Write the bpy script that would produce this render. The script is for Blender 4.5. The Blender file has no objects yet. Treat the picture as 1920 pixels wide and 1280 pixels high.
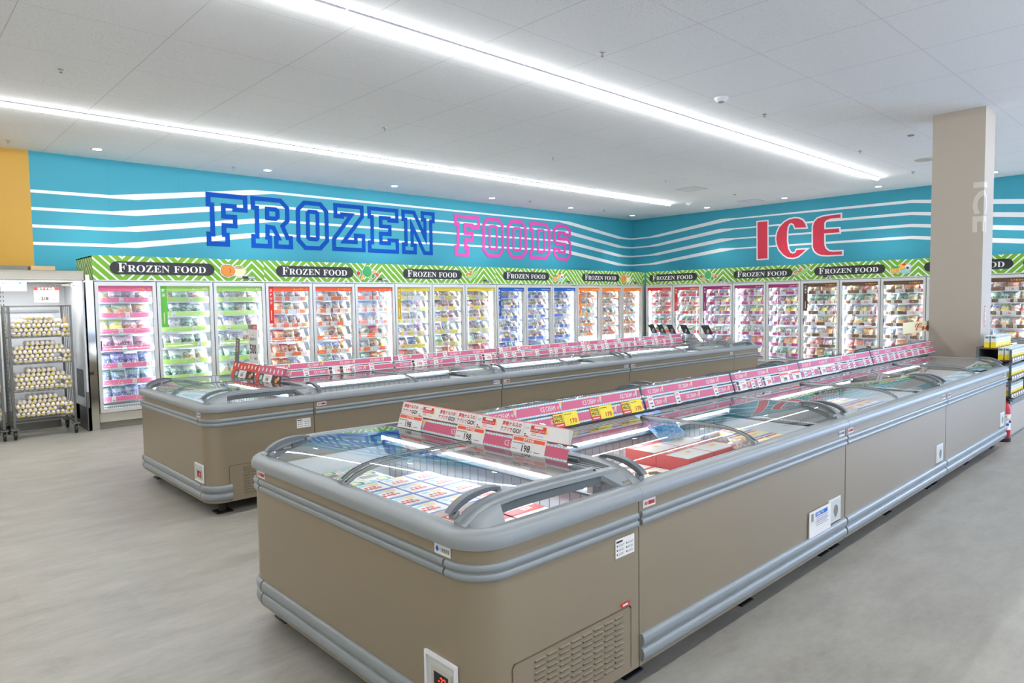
import bpy, math, random
from mathutils import Matrix, Vector
from mathutils.geometry import tessellate_polygon
random.seed(7)
sc = bpy.context.scene
COL = sc.collection
PI = math.pi

# ------------------------------------------------------------------ materials
def lin(c):
    return tuple((x/255/12.92 if x/255 <= .04045 else ((x/255+.055)/1.055)**2.4) for x in c)
MATS = {}
def mat(name, rgb, rough=.5, metal=0., emit=0., spec=.5, ecol=None):
    if name in MATS: return MATS[name]
    m = bpy.data.materials.new(name); m.use_nodes = True
    b = m.node_tree.nodes['Principled BSDF']
    b.inputs['Base Color'].default_value = (*lin(rgb), 1)
    b.inputs['Roughness'].default_value = rough
    b.inputs['Metallic'].default_value = metal
    b.inputs['Specular IOR Level'].default_value = spec
    if emit:
        b.inputs['Emission Color'].default_value = (*lin(ecol or rgb), 1)
        b.inputs['Emission Strength'].default_value = emit
    MATS[name] = m
    return m
class NT:
    """small node helper"""
    def __init__(s, m):
        s.t = m.node_tree; s.n = s.t.nodes; s.l = s.t.links; s.b = s.n['Principled BSDF']
    def new(s, k, **kw):
        n = s.n.new(k)
        for a, v in kw.items(): setattr(n, a, v)
        return n
    def math(s, op, a, b=None, c=None):
        n = s.n.new('ShaderNodeMath'); n.operation = op
        for i, v in enumerate((a, b, c)):
            if v is None: continue
            if isinstance(v, (int, float)): n.inputs[i].default_value = v
            else: s.l.new(v, n.inputs[i])
        return n.outputs[0]
    def mix(s, f, a, b, bt='MIX'):
        n = s.n.new('ShaderNodeMix'); n.data_type = 'RGBA'; n.blend_type = bt
        for i, v in ((0, f), (6, a), (7, b)):
            if isinstance(v, (int, float)): n.inputs[i].default_value = v
            elif isinstance(v, tuple): n.inputs[i].default_value = (*v, 1)
            else: s.l.new(v, n.inputs[i])
        return n.outputs[2]
    def noise(s, scale, detail=2, vec=None, rough=.5, col=False):
        n = s.n.new('ShaderNodeTexNoise'); n.inputs['Scale'].default_value = scale
        n.inputs['Detail'].default_value = detail; n.inputs['Roughness'].default_value = rough
        if vec: s.l.new(vec, n.inputs['Vector'])
        return n.outputs['Color' if col else 'Fac']
    def coord(s, which='Object', scale=None, loc=None, rot=None):
        c = s.n.new('ShaderNodeTexCoord').outputs[which]
        if scale or loc or rot:
            mp = s.n.new('ShaderNodeMapping')
            if scale: mp.inputs['Scale'].default_value = scale
            if loc: mp.inputs['Location'].default_value = loc
            if rot: mp.inputs['Rotation'].default_value = rot
            s.l.new(c, mp.inputs['Vector']); c = mp.outputs[0]
        return c
    def xyz(s, v):
        n = s.n.new('ShaderNodeSeparateXYZ'); s.l.new(v, n.inputs[0]); return n.outputs
    def step(s, v, a, b):
        n = s.n.new('ShaderNodeMapRange'); s.l.new(v, n.inputs[0])
        n.inputs[1].default_value = a; n.inputs[2].default_value = b; return n.outputs[0]
    def bump(s, h, strength, dist=.01):
        n = s.n.new('ShaderNodeBump'); n.inputs['Strength'].default_value = strength
        n.inputs['Distance'].default_value = dist; s.l.new(h, n.inputs['Height'])
        s.l.new(n.outputs[0], s.b.inputs['Normal'])

# floor: pale stone-look vinyl tiles
m_floor = mat('floor_tile', (196, 190, 178), .38)
t = NT(m_floor)
c = t.coord('Object'); br = t.new('ShaderNodeTexBrick'); t.l.new(c, br.inputs['Vector'])
br.inputs['Scale'].default_value = 1; br.inputs['Brick Width'].default_value = .9; br.inputs['Row Height'].default_value = .45
br.inputs['Mortar Size'].default_value = .0012; br.inputs['Mortar Smooth'].default_value = .3
br.inputs['Color1'].default_value = (.40, .40, .40, 1); br.inputs['Color2'].default_value = (.60, .60, .60, 1); br.inputs['Mortar'].default_value = (.35, .35, .35, 1)
n1 = t.noise(2.2, 6, t.coord('Object', scale=(1, 2.6, 1)), .62); n2 = t.noise(14, 8, t.coord('Object', scale=(1, 2.2, 1)), .7)
v = t.math('ADD', t.math('MULTIPLY', n1, .62), t.math('MULTIPLY', n2, .38))
v = t.math('ADD', v, t.math('MULTIPLY', t.math('SUBTRACT', br.outputs['Color'], .5), .22))
f = t.step(v, .33, .67)
t.l.new(t.mix(f, lin((144, 139, 129)), lin((174, 170, 160))), t.b.inputs['Base Color'])
t.l.new(t.math('ADD', t.math('MULTIPLY', n2, .2), .30), t.b.inputs['Roughness'])
# ceiling: pinholed boards of one metre with hairline joints
m_ceil = mat('ceiling_board', (226, 226, 226), .85, spec=.2)
t = NT(m_ceil); c = t.coord('Object')
vo = t.new('ShaderNodeTexVoronoi'); vo.inputs['Scale'].default_value = 42
t.l.new(t.coord('Object', scale=(1, 1.7, 1)), vo.inputs['Vector'])
dots = t.math('LESS_THAN', vo.outputs['Distance'], t.math('MULTIPLY', t.noise(9, 2), .36))
X = t.xyz(c)
def joint(a, off, wd=.0035):
    fr = t.math('ABSOLUTE', t.math('SUBTRACT', t.math('FRACT', t.math('ADD', a, off + 50)), .5))
    return t.math('GREATER_THAN', fr, .5 - wd)
j = t.math('MAXIMUM', joint(X[0], .5), joint(X[1], .48, .0025))
col = t.mix(t.math('MULTIPLY', dots, .42), lin((250, 250, 250)), lin((150, 150, 148)))
col = t.mix(t.math('MULTIPLY', j, .32), col, lin((110, 108, 104)))
t.l.new(col, t.b.inputs['Base Color'])

M = dict(
 wall=mat('wall_blue', (60, 156, 176), .5, spec=.3),
 white=mat('wave_white', (238, 238, 238), .5),
 yellow=mat('wall_yellow', (196, 150, 48), .5),
 seam=mat('wall_joint', (50, 140, 165), .6),
 paint=mat('plain_wall', (215, 214, 210), .7),
 blue_letter=mat('blue_film', (0, 74, 168), .6, spec=.15),
 pink_letter=mat('pink_film', (222, 70, 168), .5),
 red_letter=mat('red_film', (215, 42, 70), .5),
 beige=mat('beige_enamel', (152, 138, 116), .34, .35),
 rim=mat('grey_plastic_rim', (142, 147, 148), .36),
 rail=mat('grey_bumper_vinyl', (136, 142, 143), .3),
 dgrey=mat('dark_grey_plastic', (95, 100, 104), .35),
 black=mat('black_rubber', (22, 22, 24), .5),
 liner=mat('white_liner', (226, 230, 234), .4),
 alu=mat('brushed_aluminium', (176, 178, 180), .32, .7),
 frame=mat('door_frame_silver', (212, 212, 208), .35, .25),
 chrome=mat('polished_steel', (205, 203, 198), .12, 1.),
 steel=mat('dull_steel', (120, 120, 115), .4, .8),
 cream=mat('cream_plinth', (192, 186, 172), .5),
 kick=mat('grey_kick_plate', (120, 117, 106), .5),
 shelf=mat('shelf_white', (225, 230, 235), .4),
 column=mat('column_beige', (176, 165, 150), .55),
 led=mat('led_diffuser', (255, 253, 248), .5, emit=41, ecol=(249, 252, 255)),
 led_cold=mat('cabinet_led', (255, 255, 255), .5, emit=90, ecol=(242, 248, 255)),
 led_chest=mat('chest_led', (255, 255, 255), .5, emit=46, ecol=(240, 246, 255)),
 lamp=mat('downlight_lens', (255, 252, 244), .5, emit=20, ecol=(255, 250, 240)),
 lightwhite=mat('white_enamel', (235, 235, 235), .5),
 pill=mat('sign_black', (33, 33, 33), .5),
 paper=mat('white_card', (238, 235, 231), .6),
 ink=mat('black_ink', (48, 40, 36), .6),
 greyink=mat('grey_ink', (140, 136, 134), .6),
 red=mat('red_ink', (212, 50, 40), .5),
 orange=mat('orange_ink', (240, 92, 40), .5),
 pink=mat('pink_strip', (208, 92, 122), .5),
 pinkdeep=mat('deep_pink_ink', (212, 70, 120), .5),
 aqua=mat('aqua_ink', (150, 214, 218), .5),
 yel=mat('yellow_ink', (246, 222, 30), .5),
 gold=mat('golden_ink', (250, 188, 70), .5),
 salmon=mat('salmon_ink', (245, 150, 150), .5),
 blue=mat('blue_ink', (20, 100, 200), .5),
 green=mat('green_ink', (60, 165, 90), .5),
 cardboard=mat('cardboard', (196, 170, 132), .8),
 redmetal=mat('red_enamel', (190, 14, 22), .3),
 egg=mat('egg_shell', (252, 240, 228), .55),
 brown=mat('brown_ink', (92, 66, 44), .5),
 tan=mat('fried_tan', (228, 140, 50), .6),
)
# header: green with white nested chevrons
m_head = mat('green_chevron', (112, 170, 30), .5)
t = NT(m_head)
def chevron_mat(name, axis, off):
    m = mat(name, (112, 170, 30), .5); t = NT(m)
    X = t.xyz(t.coord('Object'))
    a = t.math('FRACT', t.math('ADD', t.math('DIVIDE', X[axis], .69), off + 50))
    tri = t.math('MULTIPLY', t.math('ABSOLUTE', t.math('SUBTRACT', a, .5)), .69)
    s = t.math('FRACT', t.math('ADD', t.math('DIVIDE', t.math('ADD', X[2], tri), .115), -.21 + 10))
    w = t.math('LESS_THAN', s, .27)
    t.l.new(t.mix(w, lin((112, 170, 30)), lin((240, 240, 238))), t.b.inputs['Base Color'])
    return m
m_head = chevron_mat('green_chevron_front', 0, .5)
m_head_side = chevron_mat('green_chevron_side', 1, 0)

def glass(name, tint, f0=.045, k=1.):
    """thin clear sheet: transparent, with mirror reflection growing towards grazing view"""
    m = bpy.data.materials.new(name); m.use_nodes = True
    nt = m.node_tree; nt.nodes.clear()
    o = nt.nodes.new('ShaderNodeOutputMaterial'); mx = nt.nodes.new('ShaderNodeMixShader')
    tr = nt.nodes.new('ShaderNodeBsdfTransparent'); gl = nt.nodes.new('ShaderNodeBsdfGlossy'); lw = nt.nodes.new('ShaderNodeLayerWeight')
    tr.inputs[0].default_value = (*tint, 1); gl.inputs['Roughness'].default_value = .003
    def mth(op, a, b):
        n = nt.nodes.new('ShaderNodeMath'); n.operation = op; n.use_clamp = op == 'ADD'
        for i, v in enumerate((a, b)):
            if isinstance(v, (int, float)): n.inputs[i].default_value = v
            else: nt.links.new(v, n.inputs[i])
        return n.outputs[0]
    f = mth('ADD', mth('MULTIPLY', mth('POWER', lw.outputs['Facing'], 4.), k*(1-f0)), f0*k)
    nt.links.new(f, mx.inputs[0]); nt.links.new(tr.outputs[0], mx.inputs[1]); nt.links.new(gl.outputs[0], mx.inputs[2]); nt.links.new(mx.outputs[0], o.inputs[0])
    MATS[name] = m; return m
M['lidglass'] = glass('curved_lid_glass', (.93, .955, .95), .12, 1.)
M['doorglass'] = glass('door_glass', (.975, .985, .98), .03, .5)
M['acrylic'] = glass('clear_acrylic', (.93, .94, .95), .05, 1.)
M['film'] = glass('egg_pack_film', (.98, .98, .97), .03, .5)

# pack of frozen food: film on top, food showing below, a brand patch; colours vary with the object
def bag_mat(name, film, food, food2, patch):
    m = mat(name, film, .28, spec=.6); t = NT(m)
    g = t.coord('Generated'); r = t.new('ShaderNodeObjectInfo').outputs['Random']
    add = t.new('ShaderNodeVectorMath', operation='ADD'); t.l.new(g, add.inputs[0])
    cx = t.new('ShaderNodeCombineXYZ'); r7 = t.math('MULTIPLY', r, 37.)
    for i in range(3): t.l.new(r7, cx.inputs[i])
    t.l.new(cx.outputs[0], add.inputs[1]); V = add.outputs[0]
    X = t.xyz(g)
    n = t.noise(11, 3, V); n_big = t.noise(2.6, 2, V)
    foodc = t.mix(t.step(n, .42, .58), lin(food), lin(food2))
    foodc = t.mix(t.math('MULTIPLY', t.math('GREATER_THAN', t.noise(9, 2, V), .6), .5), foodc, lin((245, 245, 245)))
    edge = t.math('ADD', X[1], t.math('MULTIPLY', t.math('SUBTRACT', n_big, .5), .45))
    c1 = t.mix(t.step(edge, .48, .56), foodc, lin(film))
    vo = t.new('ShaderNodeTexVoronoi'); vo.inputs['Scale'].default_value = 5.5; t.l.new(V, vo.inputs['Vector'])
    inlogo = t.math('MULTIPLY', t.math('GREATER_THAN', X[1], .52), t.math('LESS_THAN', X[1], .86))
    pch = t.math('MULTIPLY', t.math('LESS_THAN', t.xyz(vo.outputs['Color'])[0], .42), inlogo)
    c2 = t.mix(pch, c1, lin(patch))
    txt = t.math('MULTIPLY', t.math('GREATER_THAN', t.noise(24, 1, V), .57), inlogo)
    c3 = t.mix(t.math('MULTIPLY', txt, .75), c2, lin((250, 250, 250)))
    hs = t.new('ShaderNodeHueSaturation'); t.l.new(c3, hs.inputs['Color'])
    t.l.new(t.math('ADD', .47, t.math('MULTIPLY', r, .06)), hs.inputs['Hue'])
    t.l.new(t.math('ADD', .85, t.math('MULTIPLY', r, .3)), hs.inputs['Value'])
    wsh = t.mix(t.math('ADD', .07, t.math('MULTIPLY', t.step(t.noise(4.5, 4, V, .65), .45, .75), .5)), hs.outputs[0], lin((240, 244, 248)))  # milky film wash, with white crinkle highlights and glare painted into the colour
    t.l.new(wsh, t.b.inputs['Base Color'])
    t.bump(t.noise(7, 3, V), .5, .02)
    return m
BAG = {
 'grape': ('purple-red', bag_mat('bag_grape', (205, 200, 215), (120, 40, 80), (70, 25, 50), (150, 60, 120))),
 'mango': ('yellow', bag_mat('bag_mango', (225, 228, 215), (245, 190, 60), (235, 150, 40), (70, 160, 120))),
 'pine': ('bright yellow', bag_mat('bag_pine', (235, 235, 120), (250, 210, 40), (220, 190, 20), (60, 120, 200))),
 'strawb': ('red', bag_mat('bag_strawberry', (225, 190, 205), (215, 40, 70), (180, 20, 50), (235, 240, 245))),
 'mixb': ('pink and plum', bag_mat('bag_mixed_berry', (215, 195, 210), (165, 50, 100), (110, 30, 80), (230, 120, 160))),
 'blueb': ('violet-blue', bag_mat('bag_blueberry', (100, 100, 190), (50, 50, 150), (35, 35, 105), (150, 160, 220))),
 'darkb': ('dark blue', bag_mat('bag_dark_berry', (120, 150, 180), (25, 45, 110), (40, 70, 140), (70, 140, 90))),
 'pea': ('green', bag_mat('bag_peas', (205, 222, 212), (50, 145, 80), (30, 105, 60), (235, 240, 235))),
 'brocc': ('dark green', bag_mat('bag_broccoli', (190, 214, 200), (35, 100, 70), (20, 75, 50), (45, 150, 110))),
 'mixveg': ('green and orange', bag_mat('bag_mixed_veg', (215, 228, 215), (90, 150, 80), (220, 140, 70), (40, 130, 100))),
 'veg2': ('pale', bag_mat('bag_root_veg', (225, 228, 230), (160, 150, 120), (90, 120, 90), (100, 90, 160))),
 'fry': ('red-orange', bag_mat('bag_fried', (235, 120, 80), (200, 90, 40), (225, 150, 80), (215, 45, 40))),
 'fry2': ('red and yellow', bag_mat('bag_chicken', (220, 60, 50), (210, 140, 70), (150, 70, 40), (245, 205, 60))),
 'fry3': ('brown', bag_mat('bag_croquette', (225, 205, 190), (150, 95, 60), (195, 140, 90), (60, 80, 170))),
 'gyoza': ('blue and white', bag_mat('bag_dumpling', (230, 232, 238), (200, 170, 120), (225, 200, 160), (40, 90, 190))),
 'pasta': ('yellow and blue', bag_mat('bag_pasta', (235, 225, 180), (170, 130, 70), (60, 70, 90), (40, 80, 160))),
 'pasta2': ('black and red', bag_mat('bag_pasta_dark', (70, 60, 65), (170, 80, 60), (215, 190, 150), (230, 230, 235))),
 'rice': ('blue', bag_mat('bag_rice', (200, 215, 240), (140, 110, 70), (190, 160, 110), (40, 90, 190))),
 'noodle': ('orange and white', bag_mat('bag_noodle', (240, 235, 230), (205, 130, 80), (120, 90, 70), (240, 130, 50))),
 'bread': ('red and white', bag_mat('bag_bread', (240, 236, 236), (200, 120, 90), (120, 90, 80), (215, 60, 70))),
 'purple': ('purple', bag_mat('bag_purple', (225, 200, 225), (120, 70, 110), (190, 140, 110), (150, 50, 130))),
 'dgold': ('gold and brown', bag_mat('bag_gold', (235, 215, 150), (170, 110, 60), (110, 70, 50), (200, 60, 50))),
}

# ------------------------------------------------------------------ mesh builder
TXT = {}
def bold_serif(s): return ''.join(chr(0x1D400 + ord(ch) - 65) if ch.isalpha() else ch for ch in s)
def text_mesh(body, off=0.):
    k = (body, off)
    if k in TXT: return TXT[k]
    cu = bpy.data.curves.new('glyphs', 'FONT'); cu.body = body; cu.size = 1; cu.offset = off; cu.resolution_u = 3
    o = bpy.data.objects.new('glyphs', cu); COL.objects.link(o)
    bpy.context.view_layer.update()
    me = bpy.data.meshes.new_from_object(o.evaluated_get(bpy.context.evaluated_depsgraph_get()))
    vs = [v.co.to_2d() for v in me.vertices]; fs = [tuple(p.vertices) for p in me.polygons]
    xs = [v.x for v in vs] or [0]; ys = [v.y for v in vs] or [0]
    bpy.data.objects.remove(o); bpy.data.curves.remove(cu); bpy.data.meshes.remove(me)
    TXT[k] = (vs, fs, min(xs), max(xs), min(ys), max(ys)); return TXT[k]
class MB:
    def __init__(s, *mats):
        s.v = []; s.f = []; s.mi = []; s.mats = [M[q] if isinstance(q, str) else q for q in mats]; s.M = Matrix(); s.sm = []
        s.smooth = False
    def mid(s, m):
        if isinstance(m, int): return m
        if isinstance(m, str): m = M[m]
        if m not in s.mats: s.mats.append(m)
        return s.mats.index(m)
    def add(s, pts, faces, m=0, smooth=None):
        m = s.mid(m); b = len(s.v)
        for p in pts: s.v.append(s.M @ Vector(p))
        for f in faces:
            s.f.append([b+i for i in f]); s.mi.append(m); s.sm.append(s.smooth if smooth is None else smooth)
    def box(s, x0, y0, z0, x1, y1, z1, m=0):
        x0, x1 = sorted((x0, x1)); y0, y1 = sorted((y0, y1)); z0, z1 = sorted((z0, z1))
        p = [(x, y, z) for x in (x0, x1) for y in (y0, y1) for z in (z0, z1)]
        s.add(p, [(0, 1, 3, 2), (4, 6, 7, 5), (0, 4, 5, 1), (2, 3, 7, 6), (0, 2, 6, 4), (1, 5, 7, 3)], m)
    def bbox(s, x0, y0, z0, x1, y1, z1, b, m=0):
        """box with chamfered vertical edges (rounded look in plan)"""
        P = []
        for (cx, cy, a0) in ((x1-b, y1-b, 0), (x0+b, y1-b, 90), (x0+b, y0+b, 180), (x1-b, y0+b, 270)):
            for k in range(5):
                a = math.radians(a0 + k*22.5); P.append((cx+b*math.cos(a), cy+b*math.sin(a)))
        s.prism(P, z0, z1, m)
    def prism(s, poly, z0, z1, m=0):
        n = len(poly)
        s.add([(x, y, z0) for x, y in poly] + [(x, y, z1) for x, y in poly],
              [tuple(range(n))[::-1], tuple(range(n, 2*n))] + [(i, (i+1) % n, n+(i+1) % n, n+i) for i in range(n)], m)
    def extr(s, prof, u0, u1, m=0, smooth=False):
        """profile of (y,z) points closed, extruded along x"""
        n = len(prof)
        s.add([(u0, y, z) for y, z in prof] + [(u1, y, z) for y, z in prof],
              [(i, (i+1) % n, n+(i+1) % n, n+i) for i in range(n)], m, smooth)
        tri = tessellate_polygon([[Vector((y, z, 0)) for y, z in prof]])
        s.add([(u0, y, z) for y, z in prof], [tuple(a) for a in tri], m); s.add([(u1, y, z) for y, z in prof], [tuple(a) for a in tri], m)
    def poly(s, loops, z, m=0, thick=0.):
        """flat polygon with holes in the local XY plane"""
        L = [[Vector((x, y, 0)) for x, y in lp] for lp in loops]
        tri = tessellate_polygon(L); P = [p for lp in loops for p in lp]
        s.add([(x, y, z) for x, y in P], [tuple(a) for a in tri], m)
        if thick:
            for lp in loops:
                n = len(lp)
                s.add([(x, y, z) for x, y in lp] + [(x, y, z-thick) for x, y in lp], [(i, (i+1) % n, n+(i+1) % n, n+i) for i in range(n)], m)
    def rect(s, x0, y0, x1, y1, z, m=0):
        s.add([(x0, y0, z), (x1, y0, z), (x1, y1, z), (x0, y1, z)], [(0, 1, 2, 3)], m)
    def disc(s, cx, cy, r, z, m=0, n=16, ry=None):
        s.add([(cx+r*math.cos(2*PI*i/n), cy+(ry or r)*math.sin(2*PI*i/n), z) for i in range(n)], [tuple(range(n))], m)
    def text(s, body, x0, y0, h, z, m=0, off=0., width=None, align='l'):
        vs, fs, a, b, c, d = text_mesh(body, off)
        k = h/max(d-c, 1e-6); kx = k if not width else width/max(b-a, 1e-6)
        w = (b-a)*kx; x0 = x0 - (w/2 if align == 'c' else (w if align == 'r' else 0))
        s.add([(x0+(p.x-a)*kx, y0+(p.y-c)*k, z) for p in vs], fs, m)
        return w
    def cyl(s, p0, p1, r, m=0, n=10, r1=None, cap=True):
        p0, p1 = Vector(p0), Vector(p1); d = (p1-p0).normalized()
        a = d.orthogonal().normalized(); b = d.cross(a); r1 = r if r1 is None else r1
        pts = [p0+(a*math.cos(2*PI*i/n)+b*math.sin(2*PI*i/n))*r for i in range(n)] + [p1+(a*math.cos(2*PI*i/n)+b*math.sin(2*PI*i/n))*r1 for i in range(n)]
        s.add(pts, [(i, (i+1) % n, n+(i+1) % n, n+i) for i in range(n)], m, True)
        if cap: s.add(pts, [tuple(range(n))[::-1], tuple(range(n, 2*n))], m, False)
    def lathe(s, prof, m=0, n=20, c=(0, 0)):
        k = len(prof)
        pts = [(c[0]+r*math.cos(2*PI*i/n), c[1]+r*math.sin(2*PI*i/n), z) for i in range(n) for r, z in prof]
        s.add(pts, [(i*k+j, ((i+1) % n)*k+j, ((i+1) % n)*k+j+1, i*k+j+1) for i in range(n) for j in range(k-1)], m, True)
    def sweep(s, path, prof, m=0, smooth=True, cap=True):
        """sweep closed (out,z) profile along a plan path; out is to the right-hand side of travel"""
        n = len(path); k = len(prof); P = []
        for i, (x, y) in enumerate(path):
            def nrm(a, b):
                dx, dy = b[0]-a[0], b[1]-a[1]; l = math.hypot(dx, dy) or 1; return (dy/l, -dx/l)
            ns = []
            if i > 0: ns.append(nrm(path[i-1], path[i]))
            if i < n-1: ns.append(nrm(path[i], path[i+1]))
            ax = sum(q[0] for q in ns)/len(ns); ay = sum(q[1] for q in ns)/len(ns); l2 = ax*ax+ay*ay
            ax /= l2; ay /= l2
            P += [(x+ax*o, y+ay*o, z) for o, z in prof]
        s.add(P, [(i*k+j, (i+1)*k+j, (i+1)*k+(j+1) % k, i*k+(j+1) % k) for i in range(n-1) for j in range(k)], m, smooth)
        if cap:
            tri = tessellate_polygon([[Vector((o, z, 0)) for o, z in prof]])
            s.add(P[:k], [tuple(a) for a in tri], m, False); s.add(P[-k:], [tuple(a) for a in tri], m, False)
    def build(s, name, parent=None, loc=None):
        me = bpy.data.meshes.new(name)
        me.from_pydata([tuple(v) for v in s.v], [], s.f)
        for mm in s.mats: me.materials.append(mm)
        me.polygons.foreach_set('material_index', s.mi)
        me.polygons.foreach_set('use_smooth', s.sm)
        me.update()
        if any(s.sm):
            try: me.set_sharp_from_angle(angle=math.radians(40))
            except Exception: pass
        o = bpy.data.objects.new(name, me); COL.objects.link(o)
        if parent: o.parent = parent
        if loc: o.location = loc
        return o
def frame(o, right, up):
    r, u = Vector(right).normalized(), Vector(up).normalized(); n = r.cross(u)
    m = Matrix.Identity(4)
    for i in range(3): m[i][0] = r[i]; m[i][1] = u[i]; m[i][2] = n[i]; m[i][3] = o[i]
    return m
def tag(o, label, cat, group=None, kind=None):
    if label: o['label'] = label
    if cat: o['category'] = cat
    if group: o['group'] = group
    if kind: o['kind'] = kind
    return o
def thing(name, label, cat, loc=(0, 0, 0), rz=0., group=None):
    o = bpy.data.objects.new(name, None); COL.objects.link(o); o.empty_display_size = .1
    o.location = loc; o.rotation_euler = (0, 0, rz)
    return tag(o, label, cat, group)
def struct(o): o['kind'] = 'structure'; return o
def clone(src, **kw):
    c = src.copy(); COL.objects.link(c)
    for k, v in kw.items(): setattr(c, k, v)
    for ch in list(src.children):
        d = clone(ch); d.parent = c
    return c
def offset(loop, d):
    """mitred inward offset of a loop (positive d = inward)"""
    n = len(loop); A = sum(loop[i][0]*loop[(i+1) % n][1]-loop[(i+1) % n][0]*loop[i][1] for i in range(n))
    sg = 1 if A > 0 else -1; out = []
    for i in range(n):
        p, q, r = loop[i-1], loop[i], loop[(i+1) % n]
        d1 = Vector((q[0]-p[0], q[1]-p[1])).normalized(); d2 = Vector((r[0]-q[0], r[1]-q[1])).normalized()
        n1 = Vector((-d1.y, d1.x))*sg; n2 = Vector((-d2.y, d2.x))*sg
        m = n1+n2; l = m.length_squared
        if l < .15: m = n1*1.0
        else: m = m*(2/l)
        out.append((q[0]+m.x*d, q[1]+m.y*d))
    return out
def ordinal(n): return ['first', 'second', 'third', 'fourth', 'fifth', 'sixth', 'seventh', 'eighth', 'ninth', 'tenth', 'eleventh', 'twelfth', 'thirteenth', 'fourteenth', 'fifteenth'][n-1]

# ------------------------------------------------------------------ camera
cam = bpy.data.cameras.new('camera'); cam.sensor_width = 36; cam.lens = 36*1284.1/1920; cam.clip_end = 100
co = bpy.data.objects.new('camera', cam); COL.objects.link(co); sc.camera = co
fw = Vector((.68394639, .72717516, -.05859714)); R_ = Vector((.72776942, -.68566967, -.01444913)); U_ = Vector((.05068533, .03276277, .99817714))
mm = Matrix.Identity(4)
for i in range(3): mm[i][0] = R_[i]; mm[i][1] = U_[i]; mm[i][2] = -fw[i]
mm.translation = Vector((-15.3878, -11.4740, 1.5859)); co.matrix_world = mm

# ------------------------------------------------------------------ room
H = 3.747
XW, YW = -21., -17.5
b = MB(m_floor); b.rect(XW, YW, 0, 0, 0); struct(b.build('floor'))
b = MB(m_ceil); b.add([(XW, YW, H), (XW, 0, H), (0, 0, H), (0, YW, H)], [(0, 1, 2, 3)]); struct(b.build('ceiling'))
# left wall: blue boards, four white waves
b = MB(M['wall']); b.box(-13.66, 0, 0, 0, .12, H)
b.M = frame((0, 0, 0), (1, 0, 0), (0, 0, 1))
up = [(-13.66, 3.22), (-12.68, 3.235), (-10.55, 3.52), (-10.2, 3.53), (-2.6, 3.54), (-.42, 3.262), (-.2, 3.255), (0, 3.26)]
lo = [(-13.66, 3.178), (-12.7, 3.185), (-12.35, 3.19), (-10.2, 3.487), (-2.98, 3.503), (-.66, 3.215), (-.3, 3.213), (0, 3.22)]
for k in range(4): b.poly([[(x, z-.239*k) for x, z in up] + [(x, z-.239*k) for x, z in lo[::-1]]], .003, 'white')
for k in range(14): b.rect(-12.70+.975*k-.002, 0, -12.70+.975*k+.002, H, .0015, 'seam')
struct(b.build('wall_left'))
b = MB(M['yellow']); b.box(XW, 0, 0, -13.66, .12, H); struct(b.build('wall_far_left'))
# right wall
b = MB(M['wall']); b.box(0, YW, 0, .12, 0, H)
b.M = frame((0, 0, 0), (0, -1, 0), (0, 0, 1))
up = [(0, 3.26), (.53, 3.262), (2.66, 3.53), (3.05, 3.513), (6.9, 3.5), (8.3, 3.35), (11, 3.06)]
lo = [(0, 3.22), (.8, 3.228), (3.05, 3.482), (6.87, 3.44), (8.3, 3.262), (11, 2.97)]
for k in range(4): b.poly([[(x, z-.239*k) for x, z in up] + [(x, z-.239*k) for x, z in lo[::-1]]], .003, 'white')
for k in range(12): b.rect(.62+.975*k-.002, 0, .62+.975*k+.002, H, .0015, 'seam')
struct(b.build('wall_right'))
b = MB(M['paint']); b.box(XW-.12, YW, 0, XW, 0, H); struct(b.build('wall_back'))
b = MB(M['paint']); b.box(XW, YW-.12, 0, 0, YW, H); struct(b.build('wall_near'))

m_added_daylight = mat('added_daylight_pane', (225, 236, 255), .5, emit=1.6, ecol=(190, 214, 255))  # unseen glowing window, added to bring cool daylight onto the right side
b = MB(M['alu']); b.box(-13.5, YW+.0, .35, -1.5, YW+.05, .43); b.box(-13.5, YW, 2.95, -1.5, YW+.05, 3.03)
for k in range(9): b.box(-13.5+k*1.4925, YW, .35, -13.44+k*1.4925, YW+.05, 3.03)
wf = b.build('added_window_1'); struct(wf)
b = MB(m_added_daylight); b.add([(-13.5, YW+.02, .4), (-1.5, YW+.02, .4), (-1.5, YW+.02, 3.0), (-13.5, YW+.02, 3.0)], [(0, 1, 2, 3)], 0); b.build('added_glow_pane', wf)
b = MB(M['alu']); b.box(-.05, -17.3, .1, 0, -12.2, .16); b.box(-.05, -17.3, 2.8, 0, -12.2, 2.88)
for k in range(5): b.box(-.05, -12.26-k*1.26, .1, 0, -12.2-k*1.26, 2.88)
wf = b.build('added_window_2'); struct(wf)
b = MB(mat('added_daylight_side_pane', (225, 236, 255), .5, emit=7, ecol=(190, 214, 255))); b.add([(-.02, -12.2, .1), (-.02, -17.3, .1), (-.02, -17.3, 2.85), (-.02, -12.2, 2.85)], [(0, 1, 2, 3)], 0); b.build('added_glow_pane', wf)  # second unseen window, added for brighter bluish light on the right floor
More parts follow.
